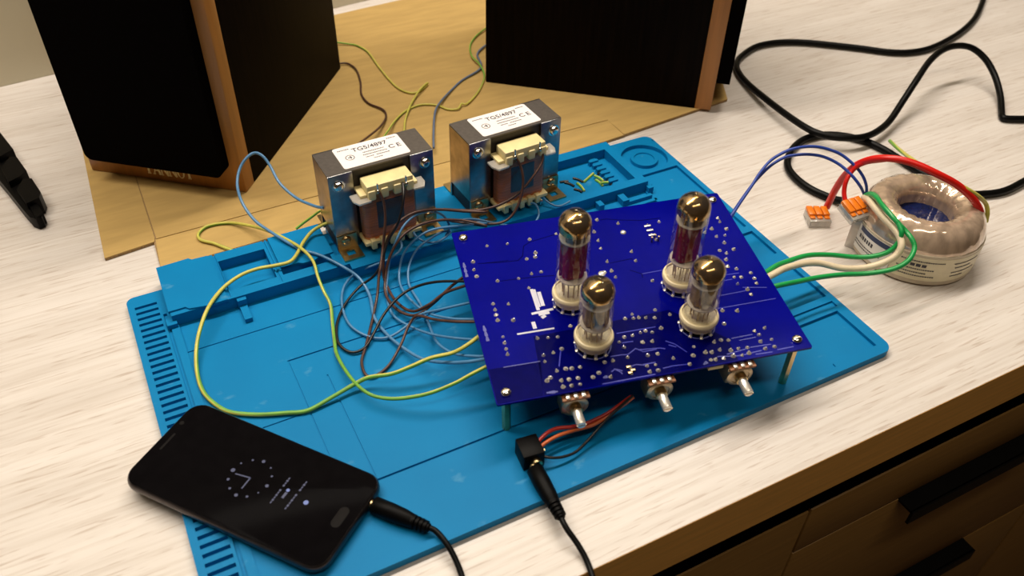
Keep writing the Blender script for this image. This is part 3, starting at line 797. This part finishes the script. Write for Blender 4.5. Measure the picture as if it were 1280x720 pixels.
# ------------------------------------------------------------------ toroidal transformer
TC = (584.6, 83.2, 0)
tor = thing('toroidal_transformer', 'toroidal mains transformer wrapped in clear tape on the worktop', 'transformer', TC)
tb = MB(); tb.lathe([(30, 0.0), (44.5, 0.0), (46.8, 1.2), (47.6, 4), (47.8, 30), (47.2, 34), (45.0, 40.5), (41, 46), (36, 48.8), (31.5, 49.2), (27.0, 47.8), (23.0, 44.5), (21.2, 38), (21.0, 28)], 72)
lump = MB()
rnd = random.Random(8)
seg = 72                                                             # overlapping tape turns: alternate rays a little proud
for i, (px, py, pz) in enumerate(tb.v):
    k = i % seg; r = math.hypot(px, py)
    amp = 0.55 if (pz > 30) else 0.12
    f = 1 + amp * (0.5 * ((k % 3) - 1) + 0.6 * math.sin(k * 1.7)) / max(r, 1)
    lump.v.append((px * f, py * f, pz + (amp * 0.6 * math.sin(k * 2.1) if pz > 38 else 0)))
lump.f = tb.f; lump.mi = tb.mi
lump.build('taped_winding', M['tape'], tor, angle=80)
rs = MB(); rs.lathe([(0, 31.0), (8, 31.4), (16, 30.6), (21.6, 31.2), (21.6, 20), (0, 20)], 36); rs.build('resin_core', M['resin'], tor)
bd = MB(); bd.lathe([(46.2, 1.0), (48.3, 2.0), (48.5, 5), (48.6, 27.5), (48.4, 29.8), (47.3, 30.4)], 72); bd.build('side_band', M['tape_body'], tor)
def arc_panel(mb, a0, a1, z0, z1, r, n=14, t=0.3):
    P = []
    for k in range(n + 1):
        a = math.radians(a0 + (a1 - a0) * k / n)
        for rr in (r, r + t):
            P += [(rr * math.cos(a), rr * math.sin(a), z0), (rr * math.cos(a), rr * math.sin(a), z1)]
    Fc = []
    for k in range(n):
        b = 4 * k; e = b + 4
        Fc += [(b + 2, e + 2, e + 3, b + 3), (b, b + 1, e + 1, e), (b + 1, b + 3, e + 3, e + 1), (b, e, e + 2, b + 2)]
    Fc += [(0, 2, 3, 1), (4 * n, 4 * n + 1, 4 * n + 3, 4 * n + 2)]
    mb.add(P, Fc)
lc = MB(); arc_panel(lc, 201, 322, 6.0, 27.5, 48.6); lc.build('side_label', M['label_cream'], tor)
lw_ = MB(); arc_panel(lw_, 146, 200, 5.5, 28, 48.6); lab = lw_.build('side_label', M['label_white'], tor)
nb = MB(); arc_panel(nb, 160, 200, 23.5, 27.9, 48.95, t=0.12); nb.build('navy_bar', M['inkdark'], tor)
pr = MB()
x = 161.0
for w in (2.6, 1.2, 2.4, 2.6, 2.2, 2.4, 2.6):                         # bold word too small to read
    arc_panel(pr, x, x + w * 0.8, 17.2, 20.6, 48.95, n=2, t=0.12); x += w + 0.6
for row, (z, a, b) in enumerate(((13, 156, 190), (10.5, 156, 184), (24, 208, 246), (16.5, 206, 238), (13.2, 206, 232), (10.2, 206, 240), (23.0, 256, 284), (19.0, 258, 276), (14.5, 256, 282), (11, 256, 270))):
    x = a
    while x < b:
        w = 0.7 + (x * 3.7) % 1.1; arc_panel(pr, x, x + w, z - 0.5, z + 0.5, 48.95, n=1, t=0.1); x += w + 0.5
arc_panel(pr, 212, 216, 19, 21.6, 48.95, n=2, t=0.1); arc_panel(pr, 217, 221, 19, 21.6, 48.95, n=2, t=0.1); arc_panel(pr, 222, 226, 19, 21.6, 48.95, n=2, t=0.1); arc_panel(pr, 227, 231, 19, 21.6, 48.95, n=2, t=0.1)
pr.build('label_print', M['ink'], tor)

# ------------------------------------------------------------------ lever connectors
def lever_connector(label, loc, rz, tilt=0.0, n=3, roll=0.0):
    t = thing('lever_connector', label, 'connector', loc, rz)
    t.rotation_euler = (tilt, roll, rz)
    W = 6.1 * n
    MB().box(-W / 2, W / 2, -9, 9, 0, 6.6, bev=0.7).build('clear_body', M['frost'], t)
    MB().box(-W / 2 + 1, W / 2 - 1, -4.5, 8, 1.2, 5.2, bev=0.5).build('contact_bar', M['dark_metal'], t)
    for i in range(n):
        x = -W / 2 + 6.1 * (i + 0.5)
        lv = MB(); lv.box(x - 2.7, x + 2.7, -2.5, 9.6, 6.2, 9.4, bev=0.7); lv.box(x - 2.2, x + 2.2, -6.0, -2.0, 5.6, 7.8, bev=0.6)
        lv.build('lever', M['orange'], t)
        pm = MB(); pm.cyl(1.9, 0, 0.5, 14, T=Matrix.Translation(Vector((x, -8.8, 3.3))) @ Matrix.Rotation(PI / 2, 4, 'X'))
        pm.build('wire_port', M['frost'], t)
    return t

P0 = [(539.6,144.7,4)][0]
lever_connector('three-lever orange and clear connector lying flat on the worktop', (P0[0], P0[1], 0.2), -0.46)
P1 = [(539.7,102.6,10)][0]
PU = [(539.8,97.8,-0)][0]
lever_connector('clear lever connector standing on end against the toroidal transformer', (PU[0] + 1, PU[1] + 3, 15.4), 0.45, 0, 5, PI / 2)
P2 = [(533.9,109.5,38)][0]
lever_connector('three-lever orange connector propped up beside the toroidal transformer', (P2[0], P2[1], 33.5), -0.02, math.radians(16))


# ------------------------------------------------------------------ wires
def wire(name, label, cat, pts, r, m, group=None, seg=8, stripe=None, sub=6):
    mb = MB(); mb.tube(pts, r, seg, stripe=stripe, sub=sub)
    o = mb.build(name, m, None, origin=pts[0], angle=80)
    return tag(o, label, cat, group)

YG = [M['yellow'], M['green']]
wire('wire', 'green wire arching highest from the board to the propped connector', 'wire', [(415.2,78.5,38),(430,82,38),(440.4,83.6,37),(465,84.9,34),(485.9,81.1,30),(502.6,72.9,28),(513.7,65.5,30),(522,59.6,36),(527.4,58.4,44),(528.2,59.3,52),(529.5,65.5,56),(529.4,73.8,58),(532.5,85.3,58),(542.7,99.9,54),(549.5,110.7,48),(550.9,116.1,42)], 1.9, M['green_wire'])
wire('wire', 'green wire running lowest past the front of the toroidal transformer', 'wire', [(411.9,65.5,38),(421.5,64.2,38),(434.6,63.7,36),(457.6,63.3,32),(477.6,59.6,30),(494.1,52.8,30),(506.1,45.4,34),(514.9,41.8,38),(523.2,42,42),(530.8,46.5,46),(532.3,52.4,50),(533,60.8,52),(529.2,67.4,57),(529.7,76.4,59),(532.3,86.2,59),(538.8,98,56),(546.4,109.2,49),(550.4,115.6,42)], 1.9, M['green_wire'])
wire('wire', 'thick cream wire between the two green wires from the board', 'wire', [(413.8,74.1,38),(424.9,75.8,38),(437.9,78,37),(457.1,78.5,34),(472.4,76.4,30),(485.1,66.8,28),(499.5,59.9,28),(511.7,54.7,32),(520.7,52.1,38),(525.1,53.4,44),(528,58.8,48),(529,68.2,51),(530,79,52),(533.4,92.2,52),(541.1,104.6,48),(548.2,114.5,42)], 2.6, M['cream_wire'])
wire('wire', 'thick red sleeved wire arching over the toroidal transformer', 'wire', [(554.4,150.7,6),(554.6,149.7,14),(552.1,146.2,28),(550.6,140.6,46),(550,132.2,62),(552.5,120.6,74),(558.1,107.9,80),(567.2,96.4,80),(578,83.9,76),(592.7,73.1,68),(604.4,64.2,58),(612.1,58.7,48),(615.4,56.9,42)], 2.9, M['red'], seg=12)
wire('wire', 'thin red wire ending in the propped connector', 'wire', [(535.1,119.9,38),(536.4,125.2,44),(539.5,129.1,52),(546.1,130.8,60),(550.2,125.9,68),(557.3,113.9,76)], 1.9, M['red'])
wire('wire', 'royal blue wire arching highest from the board to the propped connector', 'wire', [(431.3,137.1,44),(442,142.3,50),(459.8,150.5,58),(470.8,156,63),(483.6,160.5,68),(495.8,160.8,72),(505.8,159.3,74),(518.7,156.2,74),(529.9,151.7,72),(541,143.5,68),(547.8,132.6,62),(551,124.4,56),(553.6,119.7,48),(555.5,118.7,40)], 1.25, M['royal'])
wire('wire', 'royal blue wire arching just below the higher royal blue wire', 'wire', [(429.6,136.6,44),(441.1,142.6,49),(459.6,151.3,56),(471.5,155.9,60),(486.5,160.8,63),(499.3,161.5,66),(508,159.4,67),(519,155.3,67),(530.1,149.3,65),(538.9,139.9,61),(543.3,128.1,56),(547.8,120.9,49),(554,119.4,40)], 1.25, M['royal'])
wire('wire', 'yellow and green wire rising behind the thick red wire to the transformer rim', 'wire', [(681.2,203.9,8),(654.2,171.5,24),(623.4,135.6,44),(603.1,106.2,58),(594.5,83,66),(597.6,69.8,66),(610.2,63.2,58),(622.6,61.5,48),(624.7,57.9,41),(624.5,55.5,33)], 1.7, YG, stripe=0.02)

wire('power_cable', 'black power cable sweeping from the top edge behind the right loudspeaker to the right edge', 'cable',
     [(1119.8,457.2,4),(1071.6,423.3,4),(1033.3,395.9,4),(987.5,367.5,4),(944.9,349.2,4),(904.7,337.8,4),(870.6,332.7,4),(845.8,335.8,4),(825.2,346,4),(803.7,365.6,4),(779.2,386,4),(753.3,405.4,4),(727.4,417.4,4),(698.9,420.2,4),(673,411.3,4),(654.3,399.7,4),(642,382.9,4),(632.6,355.5,5),(623.2,311.1,9),(618,270.6,12),(619,243.4,13),(628,228.6,13),(640.9,219.9,13),(655.8,215.9,12),(675.6,218,11),(700.8,226,12),(728.9,239.3,20),(752.7,249.7,32),(787,266.8,38),(815.7,276.4,40),(837.6,276.8,40),(855.2,271.3,36),(863.8,258.1,28),(862.4,240.1,18),(850.9,219.3,9),(834.6,201.6,4),(825,192.6,4),(826.1,187.8,4),(845.5,178.1,4),(865.6,167.7,4)], 3.3, M['black_rubber'], seg=12)
wire('power_cable', 'black power cable looping from the connectors behind the toroidal transformer', 'cable',
     [(573.4,152.1,6),(570.5,160.3,4),(563.2,178.9,4),(562.8,199.5,4),(569.4,217.9,4),(587.9,234.9,4),(611.3,245.4,4),(631.3,245.6,4),(649.9,236.8,4),(664.2,220.3,4),(670.5,199.3,4),(671.8,174.3,4),(672.8,152.8,4),(673.3,131.5,4),(680,116.4,4),(698.1,106.6,4),(719.8,102.1,4),(747.8,104.7,4),(793.7,111.1,4)], 3.3, M['black_rubber'], seg=12)

wire('wire', 'yellow-green earth wire forming the wide left loop across the mat', 'wire',
     [(158.2,288.9,26),(152.9,290.2,24),(144.4,290.9,20),(134.5,281.8,19),(124.9,268.9,19),(117.7,263.7,19),(107,265.7,18),(94.5,268.9,17),(80.9,266.7,17),(66,257.8,17),(52.4,240.9,18),(41.9,223.4,15),(35.3,207.6,11),(31.6,188.7,8),(32,171.8,7.5),(36.9,158.2,7),(43.9,148,7),(58.4,138.7,7)] +
     [(75.6,131.8,7),(89,127.5,7),(106.6,129.8,9),(122.8,132.2,11),(133,131,14),(146.5,124.8,17),(159.4,121.7,21),(172.8,119.5,25),(186.5,114,29),(196.3,111.8,34),(208.6,114.2,37)], 1.45, YG, stripe=0.018)
wire('wire', 'yellow-green earth wire from the cardboard winding down to the front of the board', 'wire',
     [(86.4,312.3,4.8),(83,316.8,4.8),(78.6,322.6,4.8),(73.4,329.9,4.8),(65.1,338.8,4.8),(65.4,347.8,4.8),(74.3,354.5,4.8),(90.1,351.7,4.8),(103.6,336.7,8),(115.2,314.3,14),(125.4,290.7,18),(131.4,270.8,21),(134.7,256.6,19),(133.1,240.9,16),(132.8,227.5,13),(133.5,215.5,9),(129,198,7),(124,177.8,7)] +
     [(121.9,167.9,8),(121.5,151.1,10),(123.4,132.4,12),(128.2,118.1,13),(136.6,108.8,14),(147.4,101.1,17),(162,94.7,21),(177.9,91.3,26),(189.4,89.6,31),(201.5,87.6,36)], 1.25, YG, stripe=0.018)
wire('wire', 'short yellow-green wire behind the nearer left transformer', 'wire', [(135.4,306.4,15),(142.1,307.3,18),(149.7,307.1,22),(157.4,306.9,26)], 1.2, YG, stripe=0.02)
wire('wire', 'yellow-green wire from behind the left loudspeaker with a looped end on the cardboard', 'wire',
     [(265.5,625,8),(275.6,621.6,6),(285,615.8,5),(293,608.9,4.5),(298.6,589.1,4.5),(297.4,555.3,4.5),(297.3,519.9,4.5),(299.9,498.4,4.5),(308.1,486,4.5),(319.2,487.6,4.5),(329.3,495.5,5.5),(326.1,493,7),(315.4,483.4,7.5),(304.8,472.6,6),(292.7,455.8,6.5),(282,439.5,5),(271.2,415.2,8)], 1.0, YG, stripe=0.02)
wire('wire', 'yellow-green wire from the right loudspeaker curving to the left transformer', 'wire',
     [(243.7,395.4,20),(256.6,418,12),(272.3,441.4,6),(289.6,456.4,4.5),(306.4,460.9,4.5),(320.6,453.8,4.5),(328.1,441.3,4.5),(337.2,437.3,5),(343.7,443,6),(349.3,442.3,5),(369.6,459.4,4.5),(389.2,485,4.5),(394.8,507.3,6.5),(395.7,529.4,6),(405,554.4,5),(421.5,573.7,5),(445.5,589.5,6)], 1.0, YG, stripe=0.02)
wire('wire', 'grey-blue wire from the right loudspeaker down between the transformers', 'wire',
     [(284.4,375,10),(297,404.8,7),(312.5,437.2,7),(325.6,454.1,6.5),(347.6,475.2,4.5),(365.7,488.9,4.5),(389.3,499.8,5),(398.1,511.4,5),(403.1,531.8,5),(412.9,542.8,5),(428,551.1,6)], 1.1, M['grey_blue'])
wire('wire', 'dark brown wire from behind the left loudspeaker to its transformer', 'wire',
     [(245.7,571.1,8),(259.8,574.6,6),(269.9,572,5),(273.5,555.8,4.5),(268.6,529.6,4.5),(261.1,505.8,4.5),(261.2,485.6,4.5),(269.3,468,5),(267.7,453.7,5),(254.7,434,8),(234,409.3,16),(218.2,389.5,24)], 1.05, M['brown_wire'])
wire('wire', 'light blue wire looping in front of the left loudspeaker and on to the board', 'wire',
     [(156.5,290.3,40),(153.8,298.7,36),(150.6,310,32),(145,323.1,30),(139.6,335.5,32),(135.8,346.3,36),(134.3,360.8,42),(131.2,368.8,48),(125.8,373.3,50),(117.8,370.9,48),(110.2,366.2,42),(104.6,354.8,36),(103.6,341.7,28),(107.2,324.3,22),(114.3,308.9,19)] +
     [(129.2,279.3,17.5),(142,263.4,17.5),(153.4,245.2,16),(161.7,232.6,11),(163.4,215.1,7),(158.3,190.9,7),(160,170.5,7.5),(165.1,151.1,9),(171.9,131.7,13),(181.8,116.1,20),(192,102.3,29),(201.8,92.5,37)], 1.2, M['blue_wire'])

wire('wire', 'thin brown wire from the left pin of the nearer transformer into the long front loop', 'wire',
     [(189.4,253.8,72),(190.4,251.2,69),(191.7,248,63),(191,244.4,53),(188,240.1,43),(184.1,236.1,31),(176.8,224.1,22)] +
     [(173.9,220.6,18),(167.7,209.4,10),(157.3,191.4,7),(143.2,166.9,7),(135,153.2,7),(133.5,140.1,7),(139.1,136.8,7),(150.7,142,7),(164.1,153.5,10),(175.2,164.7,15),(182.3,165.8,20),(188.9,150.8,27),(197.8,137.2,33),(210.8,124.8,38)], 1.05, M['brown_wire'])
wire('wire', 'thin brown wire from the right pin of the nearer transformer into the left loop', 'wire',
     [(209.6,255.2,72),(209.2,251.1,70),(206.3,243.8,66),(202.1,238.9,57),(196.5,236,47),(189.9,236.3,37),(182.1,231.4,27)] +
     [(175.7,224.7,21),(170.5,225.6,14),(159,225.7,8),(144.4,214.2,7),(132.2,197.2,7),(126.6,178.1,7),(131.2,165.3,7),(141.1,164.4,7.5),(151.1,173.2,9),(164,185.6,12),(177.9,192.6,17),(191.3,192.7,22),(205.1,182.8,30),(221.5,165.5,38)], 1.05, M['black_wire'])
wire('wire', 'brown wire from the right pin of the transformer behind the board', 'wire',
     [(324.2,255,71),(327.2,251.7,68),(325.6,246.8,61),(317.5,243.5,53),(303.4,241.6,41),(287.7,242.4,34),(272.2,246.9,30),(258,254.3,29),(245.1,260.5,30)] +
     [(272.5,239.1,33),(255.4,243.7,36),(235.6,246.8,42),(216.7,245.3,47),(202.2,242.1,46),(191.7,239.7,38),(184.9,235.8,27),(180.7,229.3,17),(178.8,222.6,9),(178,198.8,9),(183.4,180.1,12),(194.3,173.1,20),(206.5,171.3,28),(220.9,161.9,38)], 1.1, M['brown_wire'])
wire('wire', 'brown wire from the left pin of the transformer behind the board', 'wire',
     [(302,253,72),(302.8,248.9,69),(305.4,245.4,62),(305.2,240.2,52),(301.7,236.4,41),(295.3,233.2,31),(286.2,232.6,24),(274.3,236.6,22),(259.6,246.5,23),(244.7,252.2,25)] +
     [(268.4,230.5,26),(253.5,239.8,30),(233.1,241.7,36),(214,238.9,39),(199,235.9,35),(187.4,231.3,24),(180.1,224,13),(174.2,208.6,8),(176,188.2,9),(184.5,175,12),(198.3,173.2,20),(212.3,174.5,29),(225.9,172.7,38)], 1.1, M['brown_wire'])
wire('wire', 'thin light blue wire from the nearer transformer arching over the brown wires', 'wire',
     [(238.1,242.8,17),(242,243.4,25),(238.7,246.4,35),(228.9,247.6,42),(214.4,244.3,45),(203.3,239.8,42),(195.4,236,34),(188.5,232.6,24),(182.7,226.3,13),(174.9,209.5,7),(171.4,187.8,7),(176.9,170,9),(186.1,150.5,14),(196,129,25),(206.3,108.8,37)], 0.95, M['blue_wire'])
wire('wire', 'thin light blue wire from the transformer behind the board in the upper bundle', 'wire',
     [(316.6,251.5,20),(320.1,245.8,21),(319.6,238.4,19),(315.7,232.8,16.5),(307.4,228.7,16),(292,232.3,17),(278.9,242.4,18),(265.7,252.3,19),(249.3,255,20)] +
     [(271.4,236.7,24),(248.4,239.5,27),(224.8,237.9,32),(210,235.9,29),(199.6,234.4,20),(192.6,227.6,11),(187.7,212.4,8),(189,188.9,10),(192.7,165.3,18),(200.9,144.4,28),(212.3,127.9,37)], 0.95, M['blue_wire'])
wire('wire', 'thin light blue wire from the right foot of the nearer transformer to the board', 'wire',
     [(214.4,251.5,24),(216,247.1,21),(221.7,241.6,18),(231.2,238.9,18),(242.8,243.4,20),(235.5,242.7,23),(223.5,237.8,24),(211.5,235.4,20),(201.6,229.3,12),(194.6,213.9,7),(193.8,190.2,7),(190.9,167.5,8),(187.1,142,13),(189.8,119.2,22),(197.5,101,33),(203.4,94.5,37)], 0.95, M['blue_wire'])
wire('wire', 'thin light blue wire curling through the left loop on the mat', 'wire',
     [(201.2,244.3,26),(199.7,238.6,23),(193.8,235.2,21),(185.9,235.9,17),(176.6,239.3,13),(162.7,242.4,8),(149.3,232.3,7),(141.2,212.4,7),(139.9,190.3,7),(148.5,173.5,7),(160.8,167,7.5),(176.8,169.3,11),(186.4,171.2,15),(199.1,159.7,25),(215.4,144.3,38)], 0.95, M['blue_wire'])
wire('wire', 'thin light blue wire from the far transformer foot to the bracket screw', 'wire', [(330.7,252.2,22),(332.1,249.3,19),(335.3,243.9,17),(340.6,239.6,16.5),(351.2,241.3,17)], 0.8, M['blue_wire'])

# ------------------------------------------------------------------ phone
ph = thing('smartphone', 'black smartphone with a clock glowing on its dark screen', 'phone', (-28.3, 119.7, 6.1), -0.906)
L_, B_, Hh = 142.4, 69.6, 7.9
def slab(mb, x0, x1, y0, y1, r, layers):
    rings = [(rounded_poly(x0 + i, x1 - i, y0 + i, y1 - i, max(r - i, 1), 6), z) for i, z in layers]
    n = len(rings[0][0]); P = [(x, y, z) for poly, z in rings for x, y in poly]
    Fc = [list(range(n))[::-1], list(range((len(rings) - 1) * n, len(rings) * n))]
    for k in range(len(rings) - 1):
        Fc += [(k * n + i, k * n + (i + 1) % n, (k + 1) * n + (i + 1) % n, (k + 1) * n + i) for i in range(n)]
    mb.add(P, Fc)
b = MB(); slab(b, 0, L_, 0, B_, 11, [(2.6, 0), (0.8, 1.2), (0, 3.2), (0, 5.2), (0.7, 6.9), (1.3, 7.5)]); b.build('frame', M['phone_body'], ph)
b = MB(); slab(b, 0, L_, 0, B_, 11, [(1.3, 7.2), (1.35, 7.6), (2.2, 7.9)]); b.build('screen_glass', M['phone_glass'], ph)
b = MB(); slab(b, 129.5, 135.6, 27.6, 42, 3.0, [(0, 7.8), (0, 7.93), (0.15, 7.96)]); b.build('home_button', M['button'], ph)
b = MB(); b.box(6.2, 7.7, 28, 41.5, 7.8, 7.98, bev=0.05); b.build('earpiece', M['button'], ph)
q = [(5.1,49.9)][0]
b = MB(); b.cyl(1.5, 7.8, 7.98, 16, (q[0], q[1], 0)); b.build('front_camera', M['button'], ph)
ck = MB()
for (x, y), r in zip([(62.9,45.8),(69.4,47.8),(76.2,45.8),(80.4,41.1),(81.9,34.3),(80.3,28.2),(76,23.2),(69.6,21.3),(63.3,23.5),(58.4,28.2),(56.8,34.8),(58,40.9)], (.7,1.1,.6,.7,1.1,.5,.8,1.1,.8,.9,1.35,.6)):
    ck.cyl(r, 7.9, 7.96, 10, (x, y, 0))
def bar(mb, a, b_, w):
    d = Vector((b_[0] - a[0], b_[1] - a[1])).normalized(); n = Vector((-d.y, d.x)) * w / 2
    mb.prism([(a[0] - n.x, a[1] - n.y), (b_[0] - n.x, b_[1] - n.y), (b_[0] + n.x, b_[1] + n.y), (a[0] + n.x, a[1] + n.y)], 7.9, 7.96)
for (a, b_), w in zip(([(69.6,34.7),(59.7,33.3)], [(69.6,34.7),(69.7,26.4)]), (0.75, 0.85)):
    bar(ck, a, b_, w)
o = ck.build('clock_face', M['clock'], ph)
tx = MB()
for a, b_ in ([(90.7,44.9),(90.9,24.9)], [(101.3,47),(101,25.1)]):
    n = 11
    for i in range(n):
        if i in (4,): continue
        f0, f1 = i / n, (i + 0.75) / n
        bar(tx, (a[0] + (b_[0] - a[0]) * f0, a[1] + (b_[1] - a[1]) * f0), (a[0] + (b_[0] - a[0]) * f1, a[1] + (b_[1] - a[1]) * f1), 0.8 + 0.4 * (i % 2))
a, b_ = [(95.1,35.5),(95,31.2)]; bar(tx, a, b_, 1.6)
tx.build('screen_text', M['clock'], ph)
ic = MB()
for (x, y), r in zip([(109.3,34.6),(94.9,37.1)], (1.5, 1.1)): ic.cyl(r, 7.9, 7.97, 14, (x, y, 0))
ic.build('screen_icon', M['clock_bright'], ph)


# ------------------------------------------------------------------ audio cables and jack socket
def audio_cable(label, plug_pts, cable_pts, tip):
    t = thing('audio_cable', label, 'audio cable', plug_pts[0])
    o0 = Vector(plug_pts[0]); rel = lambda p: tuple(Vector(p) - o0)
    a, b = Vector(plug_pts[0]), Vector(plug_pts[1]); d = (b - a).normalized(); L = (b - a).length
    Tm = Matrix.Translation(a - o0) @ d.to_track_quat('Z', 'Y').to_matrix().to_4x4()
    p = MB(); p.lathe([(0, 0), (4.6, 0), (5.3, 0.8), (5.4, L * .30), (5.0, L * .55), (4.3, L * .68), (4.1, L * .70)] +
                      [q for k in range(4) for q in ((4.1 - .15 * k, L * (.70 + .07 * k)), (4.2 - .15 * k, L * (.71 + .07 * k)), (4.1 - .15 * k, L * (.745 + .07 * k)), (2.7, L * (.75 + .07 * k)), (2.7, L * (.765 + .07 * k)))] + [(2.7, L * .985), (2.3, L), (0, L)], 20, T=Tm)
    p.build('plug', M['black_plastic'], t)
    k = MB(); k.cyl(1.75, -tip, 0.2, 14, T=Tm); k.lathe([(0, -1.6), (2.6, -1.6), (2.6, 0.1), (0, 0.1)], 14, T=Tm); k.build('plug_tip', M['brass'], t)
    c = MB(); c.tube([rel(q) for q in ([tuple(b - d * 3)] + cable_pts)], 1.75, 10); c.build('cable', M['black_rubber'], t)
    return t

audio_cable('black audio cable plugged into the bottom of the smartphone', [(101.6,38.7,10.2),(124.8,9.7,10.2)], [(127.4,6.4,9.8),(130.1,-4.2,8.2),(131,-15.1,4.5),(129.7,-26.6,2.2),(125,-45,2),(114.7,-68.9,2)], 10)
audio_cable('black audio cable plugged into the jack socket, running off the front', [(198.1,18.9,11),(195.7,-18.9,11)], [(195.4,-25.2,10),(197.4,-35,6),(197.9,-44.6,3),(195.8,-55.1,2),(190.1,-72.3,1.9)] + [(195.0, -80.0, -4.0)], 3)

jc = thing('jack_socket', 'black jack socket lying on the mat with red and black wires soldered on', 'jack socket', [(202,29.9,5)][0], -0.12)
MB().box(-8.0, 6.0, -7.0, 8.5, 0.2, 13.5, bev=0.6).build('socket_housing', M['black_plastic'], jc)
MB().box(-5.0, 4.0, 8.0, 10.2, 1.5, 9, bev=0.4).build('rear_block', M['black_plastic'], jc)
k = MB(); k.lathe([(2.0, 0), (3.6, 0), (3.6, 2.6), (2.0, 2.6)], 18, T=Matrix.Translation(Vector((0, -7, 6.2))) @ Matrix.Rotation(PI / 2, 4, 'X')); k.build('threaded_collar', M['brass'], jc)
for x, y, z in ((5.8, 5.5, 8.5), (6.2, -1.0, 7.5), (3.5, 8.5, 9.5)):
    MB().box(x - 0.2, x + 2.2, y - 0.9, y + 0.9, z - 0.3, z + 0.3).build('solder_lug', M['brass'], jc)
wire('wire', 'dark red wire from the jack socket, the upper of the pair under the board', 'wire', [(207.7,32.8,15),(211,34.2,16),(216.9,35.8,17),(223.9,35.8,17),(232.5,32.8,17),(242.1,31.3,17),(252.3,31,18),(260.1,31,20),(267.6,30.9,24),(272.7,29.4,29)], 1.25, M['dark_red'])
wire('wire', 'orange-red wire from the jack socket, the lower of the pair under the board', 'wire', [(208,29.7,14),(212.4,30.9,14.5),(220.6,31.9,15),(229.3,31.5,15),(239,30.2,15),(246,29,16),(254.3,29.7,17),(262.7,30.7,19),(269.3,30.2,23),(274.3,29.2,28)], 1.25, M['orange_wire'])
wire('wire', 'thin black wire curving from the jack socket to under the board', 'wire', [(205.8,24.3,13),(210.9,20.9,12),(218.9,19.5,10),(228.1,20,9),(237.9,23.2,10),(246.5,26,13),(255.5,28.1,18),(265.3,28.9,24),(273.9,29.1,30)], 0.95, M['black_wire'])

# ------------------------------------------------------------------ wire offcuts lying in the mat tray
OFFCUT = {
    ((128,498),(195,492)): [(365,281.6,6.6),(369.3,280.8,6.6),(372.3,279.4,6.6)],
    ((165,500),(240,530)): [(368.5,279.5,6.6),(371.5,275.6,6.6),(373.1,271,6.6)],
    ((232,465),(312,497)): [(378.6,282.1,6.6),(381.7,277.9,6.6),(383.5,273,6.6)],
    ((240,553),(305,577)): [(370.9,267.2,6.6),(373.6,264.1,6.6),(375.1,260.3,6.6)],
    ((430,437),(468,410)): [(401.3,277.3,6.6),(405.4,279.1,6.6),(408,280,6.6)],
    ((500,470),(548,540)): [(405,268.4,6.6),(404.6,261.8,6.6),(402.7,254.8,6.6)],
    ((318,497),(395,428)): [(384.1,272.7,6.6),(392.1,277,6.6),(398.7,280.5,6.6)],
    ((265,505),(322,568)): [(378,273.9,6.6),(378.5,267.8,6.6),(377.6,260.9,6.6)],
    ((402,445),(474,488)): [(396,274.9,8.6),(398.2,270,8.6),(398.9,264.3,8.6)],
    ((412,478),(470,528)): [(395.4,271.3,6.6),(396.5,266.1,6.6),(396.2,260.4,6.6)],
    ((455,505),(515,500)): [(395.3,262.5,8.6),(399.3,261.8,8.6),(401.8,260.4,8.6)],
}
for lab, a, b, mm in (('black wire offcut nearest the far transformer in the mat tray', (128,498), (195,492), 'black_wire'),
                      ('black wire offcut slanting beside the nearest-transformer offcut in the tray', (165,500), (240,530), 'black_wire'),
                      ('black wire offcut lying furthest back among the black offcuts in the tray', (232,465), (312,497), 'black_wire'),
                      ('black wire offcut lying furthest forward in the mat tray', (240,553), (305,577), 'black_wire'),
                      ('thin black wire offcut pointing at the tray comb', (430,437), (468,410), 'black_wire'),
                      ('black wire offcut at the right end of the offcuts, touching the comb', (500,470), (548,540), 'black_wire'),
                      ('long yellow-green wire offcut in the middle of the tray', (318,497), (395,428), 'yg'),
                      ('yellow-green wire offcut at the front left of the offcuts', (265,505), (322,568), 'yg'),
                      ('yellow-green wire offcut lying uppermost in the yellow pile', (402,445), (474,488), 'yg'),
                      ('yellow-green wire offcut lying lowest in the yellow pile', (412,478), (470,528), 'yg'),
                      ('yellow-green wire offcut at the right end of the yellow pile', (455,505), (515,500), 'yg')):
    (p, q) = (a, b)
    pts = OFFCUT[(a, b)]
    wire('wire_offcut', lab, 'wire offcut', pts, 1.2, YG if mm == 'yg' else M[mm], 'wire offcuts in the mat tray', stripe=0.03 if mm == 'yg' else None, sub=4)
